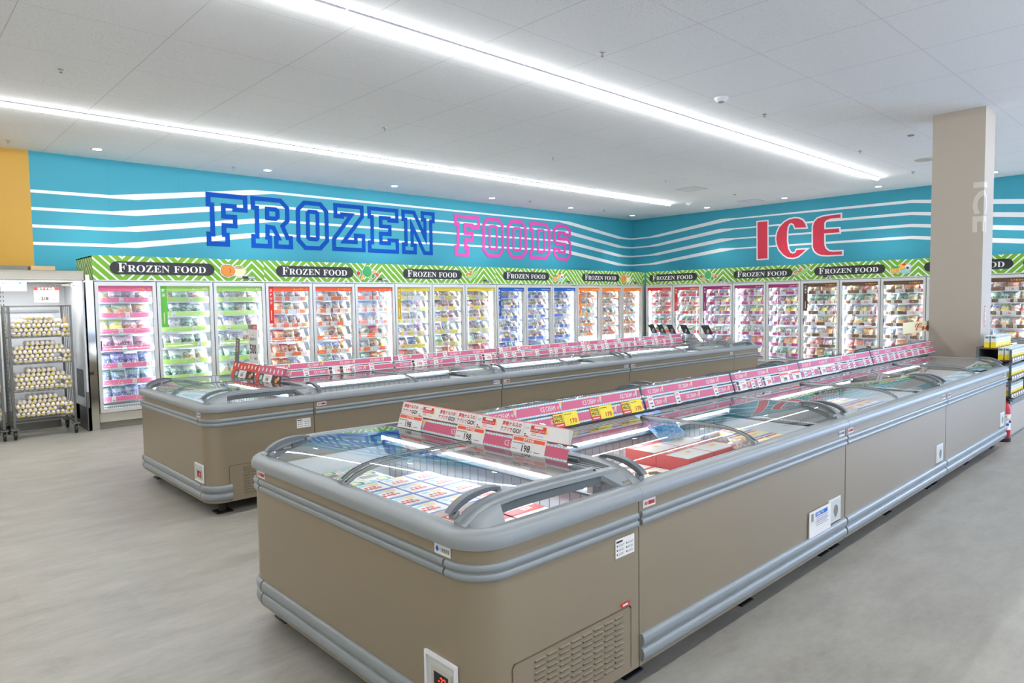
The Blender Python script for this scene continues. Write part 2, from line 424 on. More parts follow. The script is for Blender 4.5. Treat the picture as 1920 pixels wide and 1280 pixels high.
# wall lettering
LT = {
'F': [[(-11.32,3.415),(-10.645,3.415),(-10.645,3.13),(-10.9,3.13),(-10.9,3.18),(-11.01,3.18),(-11.01,3.08),(-10.825,3.08),(-10.825,2.86),(-11.01,2.86),(-11.01,2.78),(-10.96,2.78),(-10.96,2.553),(-11.33,2.553),(-11.33,2.78),(-11.265,2.78),(-11.265,3.18),(-11.32,3.18)]],
'R': [[(-10.59,3.42),(-10.05,3.42),(-9.91,3.28),(-9.91,3.03),(-10.0,2.94),(-9.93,2.785),(-9.86,2.785),(-9.86,2.555),(-10.2,2.555),(-10.2,2.775),(-10.18,2.775),(-10.23,2.875),(-10.275,2.88),(-10.28,2.775),(-10.24,2.775),(-10.24,2.555),(-10.6,2.555),(-10.6,2.785),(-10.53,2.785),(-10.525,3.19),(-10.59,3.19)], [(-10.345,3.26),(-10.14,3.26),(-10.09,3.22),(-10.09,3.08),(-10.15,3.03),(-10.345,3.03)]],
'O': [[(-9.64,3.425),(-9.3,3.425),(-9.16,3.275),(-9.16,2.72),(-9.32,2.555),(-9.64,2.555),(-9.79,2.71),(-9.785,3.275)], [(-9.55,3.275),(-9.385,3.275),(-9.34,3.23),(-9.345,2.765),(-9.39,2.715),(-9.555,2.72),(-9.605,2.76),(-9.6,3.22)]],
'Z': [[(-9.05,3.435),(-8.42,3.435),(-8.42,3.21),(-8.775,2.78),(-8.64,2.78),(-8.64,2.9),(-8.4,2.9),(-8.4,2.56),(-9.095,2.56),(-9.095,2.79),(-8.765,3.2),(-8.84,3.2),(-8.84,3.16),(-9.05,3.16)]],
'E': [[(-8.335,3.435),(-7.635,3.435),(-7.635,3.16),(-7.89,3.16),(-7.89,3.2),(-8.01,3.2),(-8.01,3.11),(-7.805,3.11),(-7.805,2.895),(-8.015,2.895),(-8.015,2.79),(-7.9,2.79),(-7.9,2.85),(-7.64,2.85),(-7.64,2.56),(-8.34,2.56),(-8.34,2.79),(-8.28,2.79),(-8.275,3.2),(-8.335,3.2)]],
'N': [[(-7.56,3.435),(-7.24,3.435),(-7.03,3.05),(-7.03,3.23),(-7.09,3.23),(-7.09,3.44),(-6.745,3.44),(-6.745,3.215),(-6.81,3.215),(-6.81,2.56),(-7.04,2.56),(-7.28,2.99),(-7.28,2.78),(-7.21,2.78),(-7.21,2.56),(-7.56,2.56),(-7.56,2.79),(-7.5,2.79),(-7.5,3.21),(-7.56,3.21)]],
'f': [[(-6.23,3.445),(-5.515,3.445),(-5.515,3.16),(-5.78,3.155),(-5.78,3.205),(-5.9,3.205),(-5.9,3.1),(-5.7,3.1),(-5.7,2.88),(-5.89,2.88),(-5.895,2.8),(-5.84,2.8),(-5.84,2.56),(-6.23,2.56),(-6.23,2.8),(-6.17,2.8),(-6.165,3.21),(-6.23,3.21)]],
'o': [[(-5.3,3.45),(-4.95,3.45),(-4.81,3.3),(-4.81,2.73),(-4.96,2.565),(-5.3,2.565),(-5.455,2.72),(-5.445,3.295)], [(-5.22,3.285),(-5.04,3.29),(-4.99,3.25),(-5.0,2.775),(-5.04,2.725),(-5.215,2.725),(-5.27,2.77),(-5.265,3.24)]],
'p': [[(-4.57,3.45),(-4.23,3.45),(-4.08,3.295),(-4.075,2.73),(-4.23,2.565),(-4.57,2.565),(-4.72,2.725),(-4.71,3.3)], [(-4.475,3.29),(-4.3,3.29),(-4.26,3.25),(-4.26,2.775),(-4.31,2.73),(-4.48,2.73),(-4.54,2.77),(-4.535,3.24)]],
'd': [[(-3.99,3.445),(-3.42,3.445),(-3.28,3.29),(-3.28,2.73),(-3.44,2.565),(-3.99,2.565),(-3.985,2.8),(-3.93,2.8),(-3.925,3.215),(-3.99,3.215)], [(-3.735,3.285),(-3.51,3.29),(-3.47,3.25),(-3.465,2.775),(-3.52,2.725),(-3.74,2.725)]],
's': [[(-3.04,3.445),(-2.67,3.445),(-2.54,3.32),(-2.54,3.165),(-2.81,3.17),(-2.81,3.21),(-2.93,3.21),(-2.93,3.13),(-2.65,3.13),(-2.54,3.03),(-2.53,2.72),(-2.68,2.57),(-3.03,2.57),(-3.18,2.71),(-3.19,2.875),(-2.93,2.875),(-2.93,2.8),(-2.81,2.8),(-2.8,2.93),(-3.08,2.93),(-3.19,3.05),(-3.19,3.31)]],
}
def letters(keys, m, name, label):
    root = thing(name, label, 'wall lettering', (-11.3 if m == 'blue_letter' else -6.2, 0, 2.55))
    for k in keys:
        b = MB(M[m]); b.M = Matrix.Translation(-Vector(root.location)) @ frame((0, 0, 0), (1, 0, 0), (0, 0, 1))
        for n_, lp in enumerate(LT[k]): b.poly([lp, offset(lp, .074 if not n_ else (.072 if m == 'blue_letter' else .058))], .008, 0, .007)
        b.build('letter', root)
letters('FROZEN', 'blue_letter', 'wall_lettering', 'blue block letters reading FROZEN on the blue wall above the green header')
letters('fopds', 'pink_letter', 'wall_lettering', 'pink block letters reading FOODS on the blue wall beside the blue word')
ICE = {
'I': [(-3.62,3.36),(-3.86,3.36),(-3.87,2.5),(-3.63,2.5)],
'C': [(-4.77,3.14),(-4.75,3.21),(-4.69,3.3),(-4.6,3.35),(-4.5,3.365),(-4.38,3.35),(-4.27,3.3),(-4.16,3.2),(-4.1,3.08),(-4.08,2.94),(-4.1,2.81),(-4.15,2.69),(-4.25,2.57),(-4.35,2.5),(-4.47,2.48),(-4.58,2.5),(-4.68,2.57),(-4.73,2.62),(-4.77,2.65),(-4.56,2.65),(-4.53,2.59),(-4.47,2.57),(-4.41,2.6),(-4.36,2.69),(-4.33,2.86),(-4.33,3.05),(-4.34,3.17),(-4.38,3.25),(-4.43,3.27),(-4.49,3.23),(-4.52,3.15)],
'E': [(-5.51,3.355),(-5.28,3.35),(-5.14,3.34),(-5.02,3.31),(-4.95,3.24),(-4.92,3.15),(-4.925,2.69),(-4.96,2.61),(-5.02,2.55),(-5.1,2.51),(-5.24,2.495),(-5.55,2.49),(-5.55,2.56),(-5.37,2.56),(-5.27,2.58),(-5.2,2.64),(-5.17,2.73),(-5.165,2.97),(-5.49,2.97),(-5.48,3.055),(-5.165,3.06),(-5.165,3.2),(-5.2,3.25),(-5.29,3.28),(-5.51,3.28)]}
root = thing('wall_lettering', 'red letters reading ICE with white outlines on the blue wall', 'wall lettering', (0, -3.6, 2.5))
for k, lp in ICE.items():
    lp = [(-y, z) for y, z in lp]
    b = MB(M['red_letter']); b.M = Matrix.Translation(-Vector(root.location)) @ frame((0, 0, 0), (0, -1, 0), (0, 0, 1))
    b.poly([offset(lp, -.032)], .006, 'white', .005); b.poly([lp], .009, 'red_letter'); b.build('letter', root)

# column
b = MB(M['column']); b.box(-5.9, -9.40, 0, -5.46, -8.86, H)
b.M = frame((-5.76, -9.40, 1.21), (1, 0, 0), (0, 0, 1)); b.rect(0, 0, .07, .24, .002, 'red'); b.rect(.012, .015, .058, .225, .0025, 'paper')
for k, chh in enumerate('器火消'): b.text(chh, .035, .03+.068*k, .045, .003, 'red', align='c')
struct(b.build('wall_column'))

import bmesh
vs_, fs_, a_, b_, c_, d_ = text_mesh('ICE', .03)
bm = bmesh.new(); vv = [bm.verts.new((p.x, p.y, 0)) for p in vs_]; [bm.faces.new([vv[i] for i in f]) for f in fs_]
sx, sy = .58/(b_-a_), .24/(d_-c_)
for v in bm.verts: v.co = ((v.co.x-a_)*sx, (v.co.y-c_)*sy, 0)
bmesh.ops.bisect_plane(bm, geom=bm.verts[:]+bm.edges[:]+bm.faces[:], plane_co=(0, .13, 0), plane_no=(0, 1, 0))
bm.verts.index_update(); P = []
for v in bm.verts:      # letters read downwards and wrap round the corner of the column
    t_ = .24-v.co.y; z_ = 2.89-v.co.x
    P.append((-5.902, -9.29-t_, z_) if t_ <= .11001 else (-5.90+(t_-.11), -9.402, z_))
b = MB(mat('pale_film', (205, 198, 184), .5)); b.add(P, [[v.index for v in f.verts] for f in bm.faces], 0)
cl = b.build('column_lettering'); tag(cl, 'pale sideways ICE letters wrapped round the corner of the beige column', 'wall lettering'); bm.free()
# ------------------------------------------------------------------ ceiling fixtures
def line_light(x0, x1, y, label, group):
    r = thing('line_light', label, 'ceiling light', (x0, y, H), 0, group)
    L = x1-x0
    b = MB(M['lightwhite']); b.box(.0, -.055, -.012, L, .055, -.001); b.build('housing', r)
    b = MB(M['led']); pr = [(-.032, -.013)] + [(.032*math.cos(PI+a*PI/8), -.017+.032*math.sin(PI+a*PI/8)) for a in range(9)] + [(.032, -.013)]
    b.extr(pr, .006, L-.006, 0, True); b.build('diffuser', r)
for y, xs, nm in ((-6.84, [-20.9, -18.18, -15.44, -12.70, -10.0, -7.27, -4.51, -1.76], 'ceiling row above the near island'),
                  (-2.52, [-20.7, -18.02, -15.34, -12.66, -10.02, -7.37, -4.66, -1.97], 'row near the long blue wall'),
                  (-11.16, [-20.9, -18.18, -15.44, -12.70, -9.97, -7.24, -4.5, -1.76], 'row above the camera'),
                  (-15.5, [-20.9, -18.18, -15.44, -12.70, -9.97, -7.24, -4.5, -1.76], 'row behind the camera')):
    for i in range(7):
        line_light(xs[i]+.007, xs[i+1]-.007, y, '%s LED line light from the ICE wall, %s' % (ordinal(7-i), nm), 'LED line lights, ' + nm)
def downlight(x, y, label):
    r = thing('downlight', label, 'downlight', (x, y, H), 0, 'round downlights along the blue walls')
    b = MB(M['lightwhite']); b.M = Matrix.Diagonal((1, 1, 1, 1))
    b.lathe([(.055, -.002), (.075, -.006), (.082, -.003), (.082, 0)], 0, 24); b.build('trim_ring', r)
    b = MB(M['lamp']); b.disc(0, 0, .056, -.003, 0, 24); b.build('lens', r)
    l = bpy.data.lights.new('downlight_lamp', 'SPOT'); l.energy = 62; l.spot_size = math.radians(95); l.spot_blend = .9; l.shadow_soft_size = .05; l.color = (1, .97, .92)
    lo_ = bpy.data.objects.new('downlight_lamp', l); COL.objects.link(lo_); lo_.parent = r; lo_.location = (0, 0, -.02)
for i, x in enumerate((-15.4, -12.97, -10.57, -8.15, -5.73, -3.27, -.9)):
    downlight(x, -.66, '%s round downlight from the corner, in the ceiling along the long blue wall' % ordinal(7-i))
for i, y in enumerate((-2.69, -4.58, -6.49, -8.4, -10.35)):
    downlight(-.68, y, '%s round downlight from the corner, in the ceiling along the ICE wall' % ordinal(i+1))
for i, (x, y, w) in enumerate(((-13.99, -4.06, 'between the light rows, left end'), (-13.95, -.53, 'above the yellow wall'), (-10.62, -4.17, 'between the light rows, over the FROZEN end'), (-10.58, -7.57, 'near the upper light row, top middle'),
        (-7.55, -7.55, 'beside the round smoke detector'), (-4.48, -7.51, 'left of the beige column'), (-1.92, -7.47, 'near the column by the ICE wall'), (-7.69, -4.25, 'between the light rows, centre'), (-4.65, -4.21, 'left of the square hatch'),
        (-11.09, -.6, 'by the second visible downlight on the long wall'), (-4.79, -.84, 'above the pink FOODS word'), (-2.3, -.87, 'near the corner'), (-2.08, -4.17, 'beyond the square hatches'))):
    r = thing('sprinkler_head', 'small chrome sprinkler head in the ceiling ' + w, 'sprinkler', (x, y, H), 0, 'ceiling sprinkler heads')
    b = MB(M['chrome']); b.lathe([(.001, -.008), (.026, -.006), (.03, -.001)], 0, 16); b.cyl((0, 0, -.008), (0, 0, -.03), .007); b.cyl((0, 0, -.029), (0, 0, -.032), .013, 'steel'); b.build('body', r)
r = thing('smoke_detector', 'round white smoke detector on the ceiling', 'smoke detector', (-8.55, -7.56, H))
b = MB(M['lightwhite']); b.lathe([(.001, -.05), (.05, -.045), (.055, -.032), (.06, -.03), (.075, -.015), (.075, -.001)], 0, 24); b.build('cover', r)
b = MB(M['dgrey']); b.cyl((0, 0, -.052), (0, 0, -.045), .03, 0, 16); b.build('sensor_ring', r)
r = thing('smoke_detector', 'pale smoke detector below the far end of the light row', 'smoke detector', (-1.72, -2.85, H))
b = MB(M['lightwhite']); b.lathe([(.001, -.06), (.04, -.05), (.055, -.03), (.07, -.001)], 0, 24); b.build('cover', r)
b = MB(M['cream']); b.lathe([(.001, -.012), (.14, -.01), (.15, -.001)], 0, 28); tag(b.build('ceiling_plate', None, (-2.97, -7.95, H)), 'flat round cream cover plate on the ceiling left of the column', 'ceiling plate')
b = MB(M['kick']); b.lathe([(.001, -.012), (.04, -.01), (.045, -.001)], 0, 20); tag(b.build('ceiling_sensor', None, (-5.0, -8.35, H)), 'small grey round ceiling sensor left of the column top', 'sensor')
for (x, y, lb) in ((-3.4, -3.97, 'square ceiling access hatch nearer the light rows'), (-.87, -3.9, 'square ceiling access hatch by the ICE wall')):
    r = thing('ceiling_hatch', lb, 'ceiling hatch', (x, y, H))
    b = MB(M['greyink']); s_ = .22
    for q in ((-s_, -s_, s_, -s_+.006), (-s_, s_-.006, s_, s_), (-s_, -s_, -s_+.006, s_), (s_-.006, -s_, s_, s_)): b.box(q[0], q[1], -.004, q[2], q[3], -.001)
    b.build('hatch_frame', r); b = MB(M['lightwhite']); b.box(-s_+.006, -s_+.006, -.003, s_-.006, s_-.006, -.001); b.build('hatch_panel', r)

# ------------------------------------------------------------------ upright freezers
def blob(cx, cy, rx, ry, n=18, wob=.07, seed=1):
    rn = random.Random(seed); ph = [rn.random()*6 for _ in range(3)]
    return [(cx+rx*math.cos(a)*(1+wob*math.sin(3*a+ph[0])+wob*.6*math.sin(5*a+ph[1])), cy+ry*math.sin(a)*(1+wob*math.sin(2*a+ph[2])+wob*.6*math.sin(7*a))) for a in [2*PI*i/n for i in range(n)]]
def food_art(b, x, y, kind):
    """little drawn food picture about .38 m wide, centred at x,y in header-face coordinates"""
    def sh(lp, m, z=.006):
        b.poly([offset(lp, -.013)], z, 'white'); b.poly([offset(lp, -.004)], z+.0008, 'ink'); b.poly([lp], z+.0016, m)
    if kind == 0:
        sh(blob(x+.09, y-.01, .085, .085, 18, .05, 4), 'cardboard_cream', .006); b.poly([blob(x+.09, y+.05, .07, .028, 14, .05, 9)], .009, 'cardboard'); b.poly([blob(x+.1, y+.055, .02, .01)], .0095, 'green')
        sh(blob(x-.08, y, .10, .088, 20, .06, 3), 'tan', .0078)
        b.poly([[(x-.05, y+.03), (x-.03, y+.0), (x-.045, y-.03), (x-.055, y-.03), (x-.04, y), (x-.06, y+.03)]], .0102, 'brown')
    elif kind == 1:
        sh([(x+.03, y-.05), (x+.06, y-.02), (x+.09, y-.05), (x+.08, y-.11), (x+.05, y-.11)], 'palegreen')
        sh(blob(x, y+.03, .085, .085, 22, .06, 5), 'green', .0065)
        for (dx, dy, c) in ((-.17, 0, 'red'), (-.11, -.07, 'gold'), (-.15, -.05, 'palegreen'), (.13, .02, 'gold'), (.11, -.05, 'green'), (.19, -.02, 'orange')): sh(blob(x+dx, y+dy, .03, .03, 10, .03), c, .0085)
    elif kind == 2:
        pod = [(x-.14, y-.03), (x-.05, y-.055), (x+.05, y-.02), (x+.12, y+.05), (x+.15, y+.1), (x+.10, y+.07), (x, y+.03), (x-.06, y+.0)]
        sh(blob(x-.1, y+.0, .06, .04, 14, .05, 2), 'tan'); sh([(x-.07, y-.01), (x-.02, y+.0), (x-.0, y+.08), (x-.05, y+.09)], 'tan', .0075); sh(pod, 'palegreen', .009)
        for k in range(3): b.poly([blob(x+.05+.035*k, y-.08+.012*k, .016, .016)], .009, 'palegreen')
    else:
        sh([(x+.0, y+.0), (x+.17, y+.0), (x+.15, y-.075), (x+.08, y-.09), (x+.02, y-.075)], 'aqua')
        sh(blob(x+.03, y+.03, .06, .05), 'gold', .0075); sh(blob(x+.12, y+.025, .045, .05), 'white', .0078); b.poly([blob(x+.12, y+.005, .025, .02)], .0105, 'ink'); b.poly([blob(x+.06, y+.07, .035, .02)], .0107, 'red')
        sh([(x-.17, y+.01), (x-.02, y+.02), (x-.03, y-.07), (x-.16, y-.08)], 'gold', .0085); b.poly([blob(x-.09, y+.025, .075, .02, 16, .1)], .0115, 'green')
        for k in range(5): b.rect(x-.15+.026*k, y-.075, x-.147+.026*k, y+.005, .0112, 'brown')
M['cardboard_cream'] = mat('cream_ink', (245, 236, 190), .6); M['palegreen'] = mat('light_green_ink', (150, 210, 100), .6)

SHZ = [1.677, 1.477, 1.266, 1.040, .812, .590, .370]   # price strip centres
def theme(c, side=None, word='', side_m=None): return dict(c=c, word=word, side=side_m)
TH = {}
def col_m(n, rgb): TH[n] = mat('banner_' + n, rgb, .5)
for n, rgb in (('pink', (228, 105, 145)), ('green', (158, 208, 100)), ('dgreen', (95, 185, 60)), ('orange', (240, 92, 45)), ('dred', (222, 40, 20)), ('yellow', (226, 200, 70)), ('dyellow', (200, 165, 25)), ('blue', (0, 92, 190)), ('dblue', (10, 60, 140)), ('amber', (252, 140, 50)), ('damber', (250, 115, 20)),
               ('red', (212, 48, 50)), ('red2', (200, 30, 36)), ('plum', (160, 30, 105)), ('dplum', (130, 25, 90)), ('brown', (95, 66, 48)), ('dbrown', (75, 50, 40))): col_m(n, rgb)
def strip_variant(n, rgb):   # shelf strip: theme colour with paler lettering marks
    m = mat('strip_' + n, rgb, .5); t = NT(m); c = t.coord('Object', scale=(22, 1, 40)); x = t.xyz(t.coord('Object'))
    nz = t.noise(1.6, 2, c); ok = t.math('MULTIPLY', t.math('GREATER_THAN', nz, .6), t.math('GREATER_THAN', t.noise(.25, 0, c), .5))
    t.l.new(t.mix(t.math('MULTIPLY', ok, .55), lin(rgb), lin((255, 240, 190))), t.b.inputs['Base Color']); return m
ST = {n: strip_variant(n, rgb) for n, rgb in (('pink', (232, 120, 160)), ('green', (180, 220, 120)), ('orange', (244, 120, 70)), ('yellow', (228, 212, 100)), ('blue', (90, 120, 215)), ('amber', (250, 160, 90)), ('red', (225, 90, 100)), ('plum', (190, 70, 150)), ('brown', (120, 90, 70)))}
PHR = {'pink': 'いつでも、旬', 'green': 'おいしい野菜', 'orange': 'あって良かった', 'yellow': 'いつもの味', 'blue': '今日も食べたい', 'amber': 'かんたん便利', 'red': '人気のメニュー', 'plum': 'おかず一品', 'brown': 'もう悩まない'}

# frozen food bag mesh: pillow with crimped top
def bag_mesh(name, w, h, d, seed, crimp=.12):
    rn = random.Random(seed); nx, ny = 7, 8; top = []; bot = []
    for j in range(ny+1):
        for i in range(nx+1):
            u, v = i/nx, j/ny
            e = (1-abs(2*u-1)**3.2) * max(0, 1-abs(2*min(1, v/(1-crimp))-1)**2.8)
            k = max(0, v-(1-crimp))/crimp
            pinch = 1-.06*math.sin(PI*v)*0 + .03*rn.uniform(-1, 1)
            x = (u-.5)*w*(1-.07*e)*pinch; y = v*h*(1 + .02*rn.uniform(-1, 1))
            z = d*.62*e*(1+.22*rn.uniform(-1, 1)) + .004 + .006*k*math.sin(u*9+seed)
            top.append((x, y, z)); bot.append((x, y, -d*.38*e-.002 + .006*k*math.sin(u*9+seed)))
    n = (nx+1)*(ny+1); P = top+bot; F = []
    for j in range(ny):
        for i in range(nx):
            a = j*(nx+1)+i; q = (a, a+1, a+nx+2, a+nx+1); F.append(q); F.append(tuple(n+k for k in q[::-1]))
    ring = [i for i in range(nx+1)] + [j*(nx+1)+nx for j in range(1, ny+1)] + [ny*(nx+1)+i for i in range(nx-1, -1, -1)] + [j*(nx+1) for j in range(ny-1, 0, -1)]
    for a, c_ in zip(ring, ring[1:]+ring[:1]): F.append((c_, a, n+a, n+c_))
    me = bpy.data.meshes.new(name); me.from_pydata(P, [], F)
    for p in me.polygons: p.use_smooth = True
    me.materials.append(BAG['pea'][1]); me.update(); return me
BM_ = [bag_mesh('frozen_food_bag_mesh', 1, 1, .42, s) for s in (1, 2, 3, 4, 5)]
BNAME = {}
for k_ in BAG: BNAME[k_] = 'frozen_fruit_bag' if k_ in ('grape', 'mango', 'pine', 'strawb', 'mixb', 'blueb', 'darkb') else 'frozen_vegetable_bag' if k_ in ('pea', 'brocc', 'mixveg', 'veg2') else 'frozen_snack_bag' if k_ in ('fry', 'fry2', 'fry3', 'gyoza', 'dgold') else 'frozen_meal_bag'
def make_bag(kind, label, group, loc, w, h, tilt, yaw, base_rz, twist=0.):
    o = bpy.data.objects.new(BNAME[kind], random.choice(BM_)); COL.objects.link(o)
    o.material_slots[0].link = 'OBJECT'; o.material_slots[0].material = BAG[kind][1]
    # local x = width, local y = up the bag, local z = out of the bag
    o.matrix_world = Matrix.Translation(loc) @ Matrix.Rotation(base_rz+yaw, 4, 'Z') @ Matrix.Rotation(PI/2-tilt, 4, 'X') @ Matrix.Rotation(twist, 4, 'Z') @ Matrix.Diagonal((w, h, .17, 1))
    tag(o, label, 'frozen food bag', group); return o

def door_unit(P0, rz, xs, themes, label, art, pillx, wallname, n0, shelves, kinds, hide_left=False, last=False):
    """P0: world position of local origin (left front floor corner), local +x along the front, local -y outward"""
    r = thing('upright_freezer', label, 'freezer', P0, rz, 'glass-door upright freezers, ' + wallname)
    W = xs[-1]; n = len(xs)-1
    ev = -1 if False else 0
    # cabinet body
    b = MB(M['liner']); b.box(.0, .05, .1, W, .86, .2); b.box(0, .80, .2, W, .86, 1.93); b.box(0, .05, 1.90, W, .86, 1.935)
    b.box(0, .06, .2, .02, .8, 1.9); b.box(W-.02, .06, .2, W, .8, 1.9); b.build('cabinet_body', r)
    b = MB(M['cream']); b.box(0, .0, .09, W, .05, .205); b.box(.0, .012, 0, W, .6, .088, 'kick'); b.box(0, .006, .0, W, .014, .03, 'kick'); b.build('plinth', r)
    # air grille at the bottom of the inside
    b = MB(M['shelf']); b.box(.03, .10, .205, W-.03, .12, .29)
    for k in range(int(W/.022)-4): b.box(.04+k*.022, .092, .22, .046+k*.022, .1, .28, 'greyink')
    b.build('air_grille', r)
    # header with chevrons, name plate, food picture, thermometer
    b = MB(m_head, m_head_side); b.box(0, .0, 1.935, W, .012, 2.255, m_head); b.box(0, .012, 1.935, .012, .9, 2.25, m_head_side); b.box(W-.012, .012, 1.935, W, .9, 2.25, m_head_side)
    b.box(0, .012, 2.235, W, .9, 2.25, 'lightwhite'); b.box(0, -.012, 1.925, W, .02, 1.94, 'frame')
    hd = b.build('header_panel', r)
    for px in pillx:
        b = MB(M['pill']); b.M = frame((0, 0, 0), (1, 0, 0), (0, 0, 1)); rr = .085; L = 1.33
        cap = [(px+L-rr+rr*math.cos(a), 2.098+rr*math.sin(a)) for a in [math.radians(-90+15*k) for k in range(13)]] + [(px+rr-rr*math.cos(a), 2.098+rr*math.sin(a)) for a in [math.radians(90-15*k) for k in range(13)]]
        b.poly([cap], .004, 'pill', .003)
        ty = 2.05
        w = b.text(bold_serif('F'), px+.095, ty-.007, .122, .006, 'white'); x = px+.095+w+.012
        w = b.text(bold_serif('ROZEN'), x, ty-.005, .094, .006, 'white', width=.52); x += w+.055
        b.text(bold_serif('FOOD'), x, ty-.007, .094, .006, 'white', width=.425)
        b.build('name_plate', hd)
    for ax, k in art:
        b = MB(M['white']); b.M = frame((0, 0, 0), (1, 0, 0), (0, 0, 1)); food_art(b, ax, 2.09, k); b.build('food_picture', hd)
    b = MB(M['kick']); b.box(W-.33, -.02, 1.975, W-.15, 0, 2.012, 'kick'); b.M = frame((0, -.02, 0), (1, 0, 0), (0, 0, 1)); b.rect(W-.325, 1.98, W-.25, 2.007, .001, 'ink'); b.rect(W-.245, 1.98, W-.155, 2.007, .001, 'alu'); b.build('thermometer', hd)
    # lights on the mullions
    for i in range(n+1):
        x = xs[i]; xa = x+.012 if i == 0 else (x-.04 if i == n else x-.014)
        b = MB(M['led_cold']); b.box(xa-.004, .075, .28, xa+.030, .083, 1.86); b.build('light_strip', r)
        if 0 < i < n or True: b = MB(mat('added_rear_light', (255, 255, 255), .5, emit=22, ecol=(242, 248, 255))); b.box(min(max(xs[i]-.008, .022), W-.04), .50, .3, min(max(xs[i]+.008, .038), W-.022), .51, 1.84); b.build('light_strip', r)  # extra rear strip, added to lighten the dark depth behind the bags
        b = MB(M['alu']); b.box(xs[i]-.035 if 0 < i else xs[i], .05, .2, xs[i]+.035 if i < n else xs[i], .074, 1.9); b.build('mullion', r)
    for i in range(n):
        th = themes[i]; a, c = xs[i]+.006, xs[i+1]-.006; fw_ = .042
        d = MB(M['frame']); d.box(a, -.028, .215, c, .03, .262); d.box(a, -.028, 1.862, c, .03, 1.915); d.box(a, -.028, .262, a+fw_, .03, 1.862); d.box(c-fw_, -.028, .262, c, .03, 1.862)
        d.box(a+.004, .03, .23, c-.004, .045, .245, 'black'); d.box(a, .031, .215, a+.008, .046, 1.9, 'black'); d.box(c-.008, .031, .215, c, .046, 1.9, 'black')
        d.box(c-.14, -.02, 1.915, c-.02, .02, 1.925, 'black')
        do = d.build('door', r)
        g = MB(M['doorglass']); g.box(a+fw_, -.004, .262, c-fw_, .002, 1.862); g.build('door_glass', do)
        b = MB(TH[th['c']]); b.M = frame((0, -.0065, 0), (1, 0, 0), (0, 0, 1)); b.rect(a+fw_, 1.79, c-fw_, 1.862, 0, TH[th['c']])
        b.text(PHR[th['c']], c-fw_-.02, 1.806, .034, .001, 'gold' if th['c'] in ('pink', 'orange', 'brown') else 'cardboard_cream', align='r', off=.01)
        b.build('door_banner', do)
        if th['side']:
            b = MB(TH[th['side']]); b.M = frame((0, -.0085, 0), (1, 0, 0), (0, 0, 1)); b.rect(a+fw_, 1.30, a+fw_+.085, 1.862, 0, TH[th['side']])
            for q, chh in enumerate(th['word']): b.text(chh, a+fw_+.043, 1.78-q*.062, .042, .001, 'white', align='c', off=.02)
            b.rect(a+fw_+.037, 1.35, a+fw_+.047, 1.50, .001, 'cardboard_cream'); b.build('side_banner', do)
        b = MB(M['dblue' if 0 else 'blue']); b.M = frame((0, -.0085, 0), (1, 0, 0), (0, 0, 1)); b.rect(a+fw_, 1.02, a+fw_+.016, 1.15, 0, TH['dblue']); b.build('door_sticker', do)
        # shelves and goods
        for s_, z in enumerate(SHZ[:shelves[i]]):
            b = MB(M['shelf']); b.box(a+.02, .11, z-.045, c-.02, .72, z-.033); b.box(a+.02, .098, z-.036, c-.02, .11, z+.034, 'shelf')
            for k in range(14): b.box(a+.03+k*(c-a-.06)/13-.002, .112, z-.04, a+.03+k*(c-a-.06)/13+.002, .118, z+.025, 'alu')
            so = b.build('shelf', r)
            w = c-a-.06; x0 = a+.03; segs = []; xx = 0
            b = MB(ST[th['c']]); rn = random.Random(n0*97+i*11+s_); full = (th['c'] in ('pink', 'green'))
            while xx < w-.01:
                l = min(w-xx, rn.uniform(.2, .45) if not full else 9); segs.append((xx, xx+l)); xx += l + (0 if full else rn.choice((0, .07, .14)))
            for q0, q1 in segs: b.box(x0+q0, .094, z-.03, x0+min(q1, w), .0975, z+.031)
            b.build('price_strip', so)
            npt = rn.choice((1, 1, 2)) if full else rn.choice((2, 3, 3, 4))
            for q in range(npt):
                xq = x0+w*(q+rn.uniform(.15, .85))/npt; ww = .026 if full or rn.random() < .55 else .06; ww = min(ww, .06)
                xq = min(max(xq, x0+ww), x0+w-ww)
                b = MB(M['paper']); b.M = frame((xq, .0915, z), (1, 0, 0), (0, 0, 1)); b.rect(-ww, -.034, ww, .036, 0, 'paper')
                if ww > .05:
                    b.text(rn.choice(('198', '178', '228', '298', '258', '238')), .0, -.024, .036, .001, 'pinkdeep', off=.02); b.rect(-.05, .018, .05, .022, .001, 'greyink'); b.rect(-.05, -.01, -.012, -.006, .001, 'greyink')
                else:
                    b.rect(-.018, .014, .018, .018, .001, 'greyink'); b.rect(-.018, -.004, .016, 0, .001, 'greyink'); b.rect(-.014, -.022, .018, -.016, .001, 'ink')
                b.build('price_tag', so)
            kk = kinds[i][s_ % len(kinds[i])]; nb = rn.choice((4, 4, 5)) if not full else rn.choice((3, 4, 4))
            gx = w/nb
            for q in range(nb):
                kd = kk[min(len(kk)-1, q*len(kk)//nb)]
                lab = '%s bag, %s shelf down, %s door from the %s' % (BAG[kd][0], ordinal(s_+1), ordinal(n0+i), 'egg case, long wall' if wallname.startswith('long') else 'corner, ICE wall')
                lx = x0+gx*(q+.5)+rn.uniform(-.006, .006); ly = .155; lz = z-.028
                m_ = Matrix.Translation(P0) @ Matrix.Rotation(rz, 4, 'Z')
                p = m_ @ Vector((lx, ly, lz))
                hh = .212*(1+.07*rn.uniform(-1, 1)) if s_ else .17
                o = make_bag(kd, lab, 'bags on the %s shelf, %s door, %s' % (ordinal(s_+1), ordinal(n0+i), wallname), p, gx*1.0, hh, math.radians(30+rn.uniform(-5, 6)), rn.uniform(-.07, .07), rz, rn.uniform(-.06, .06))
    return r

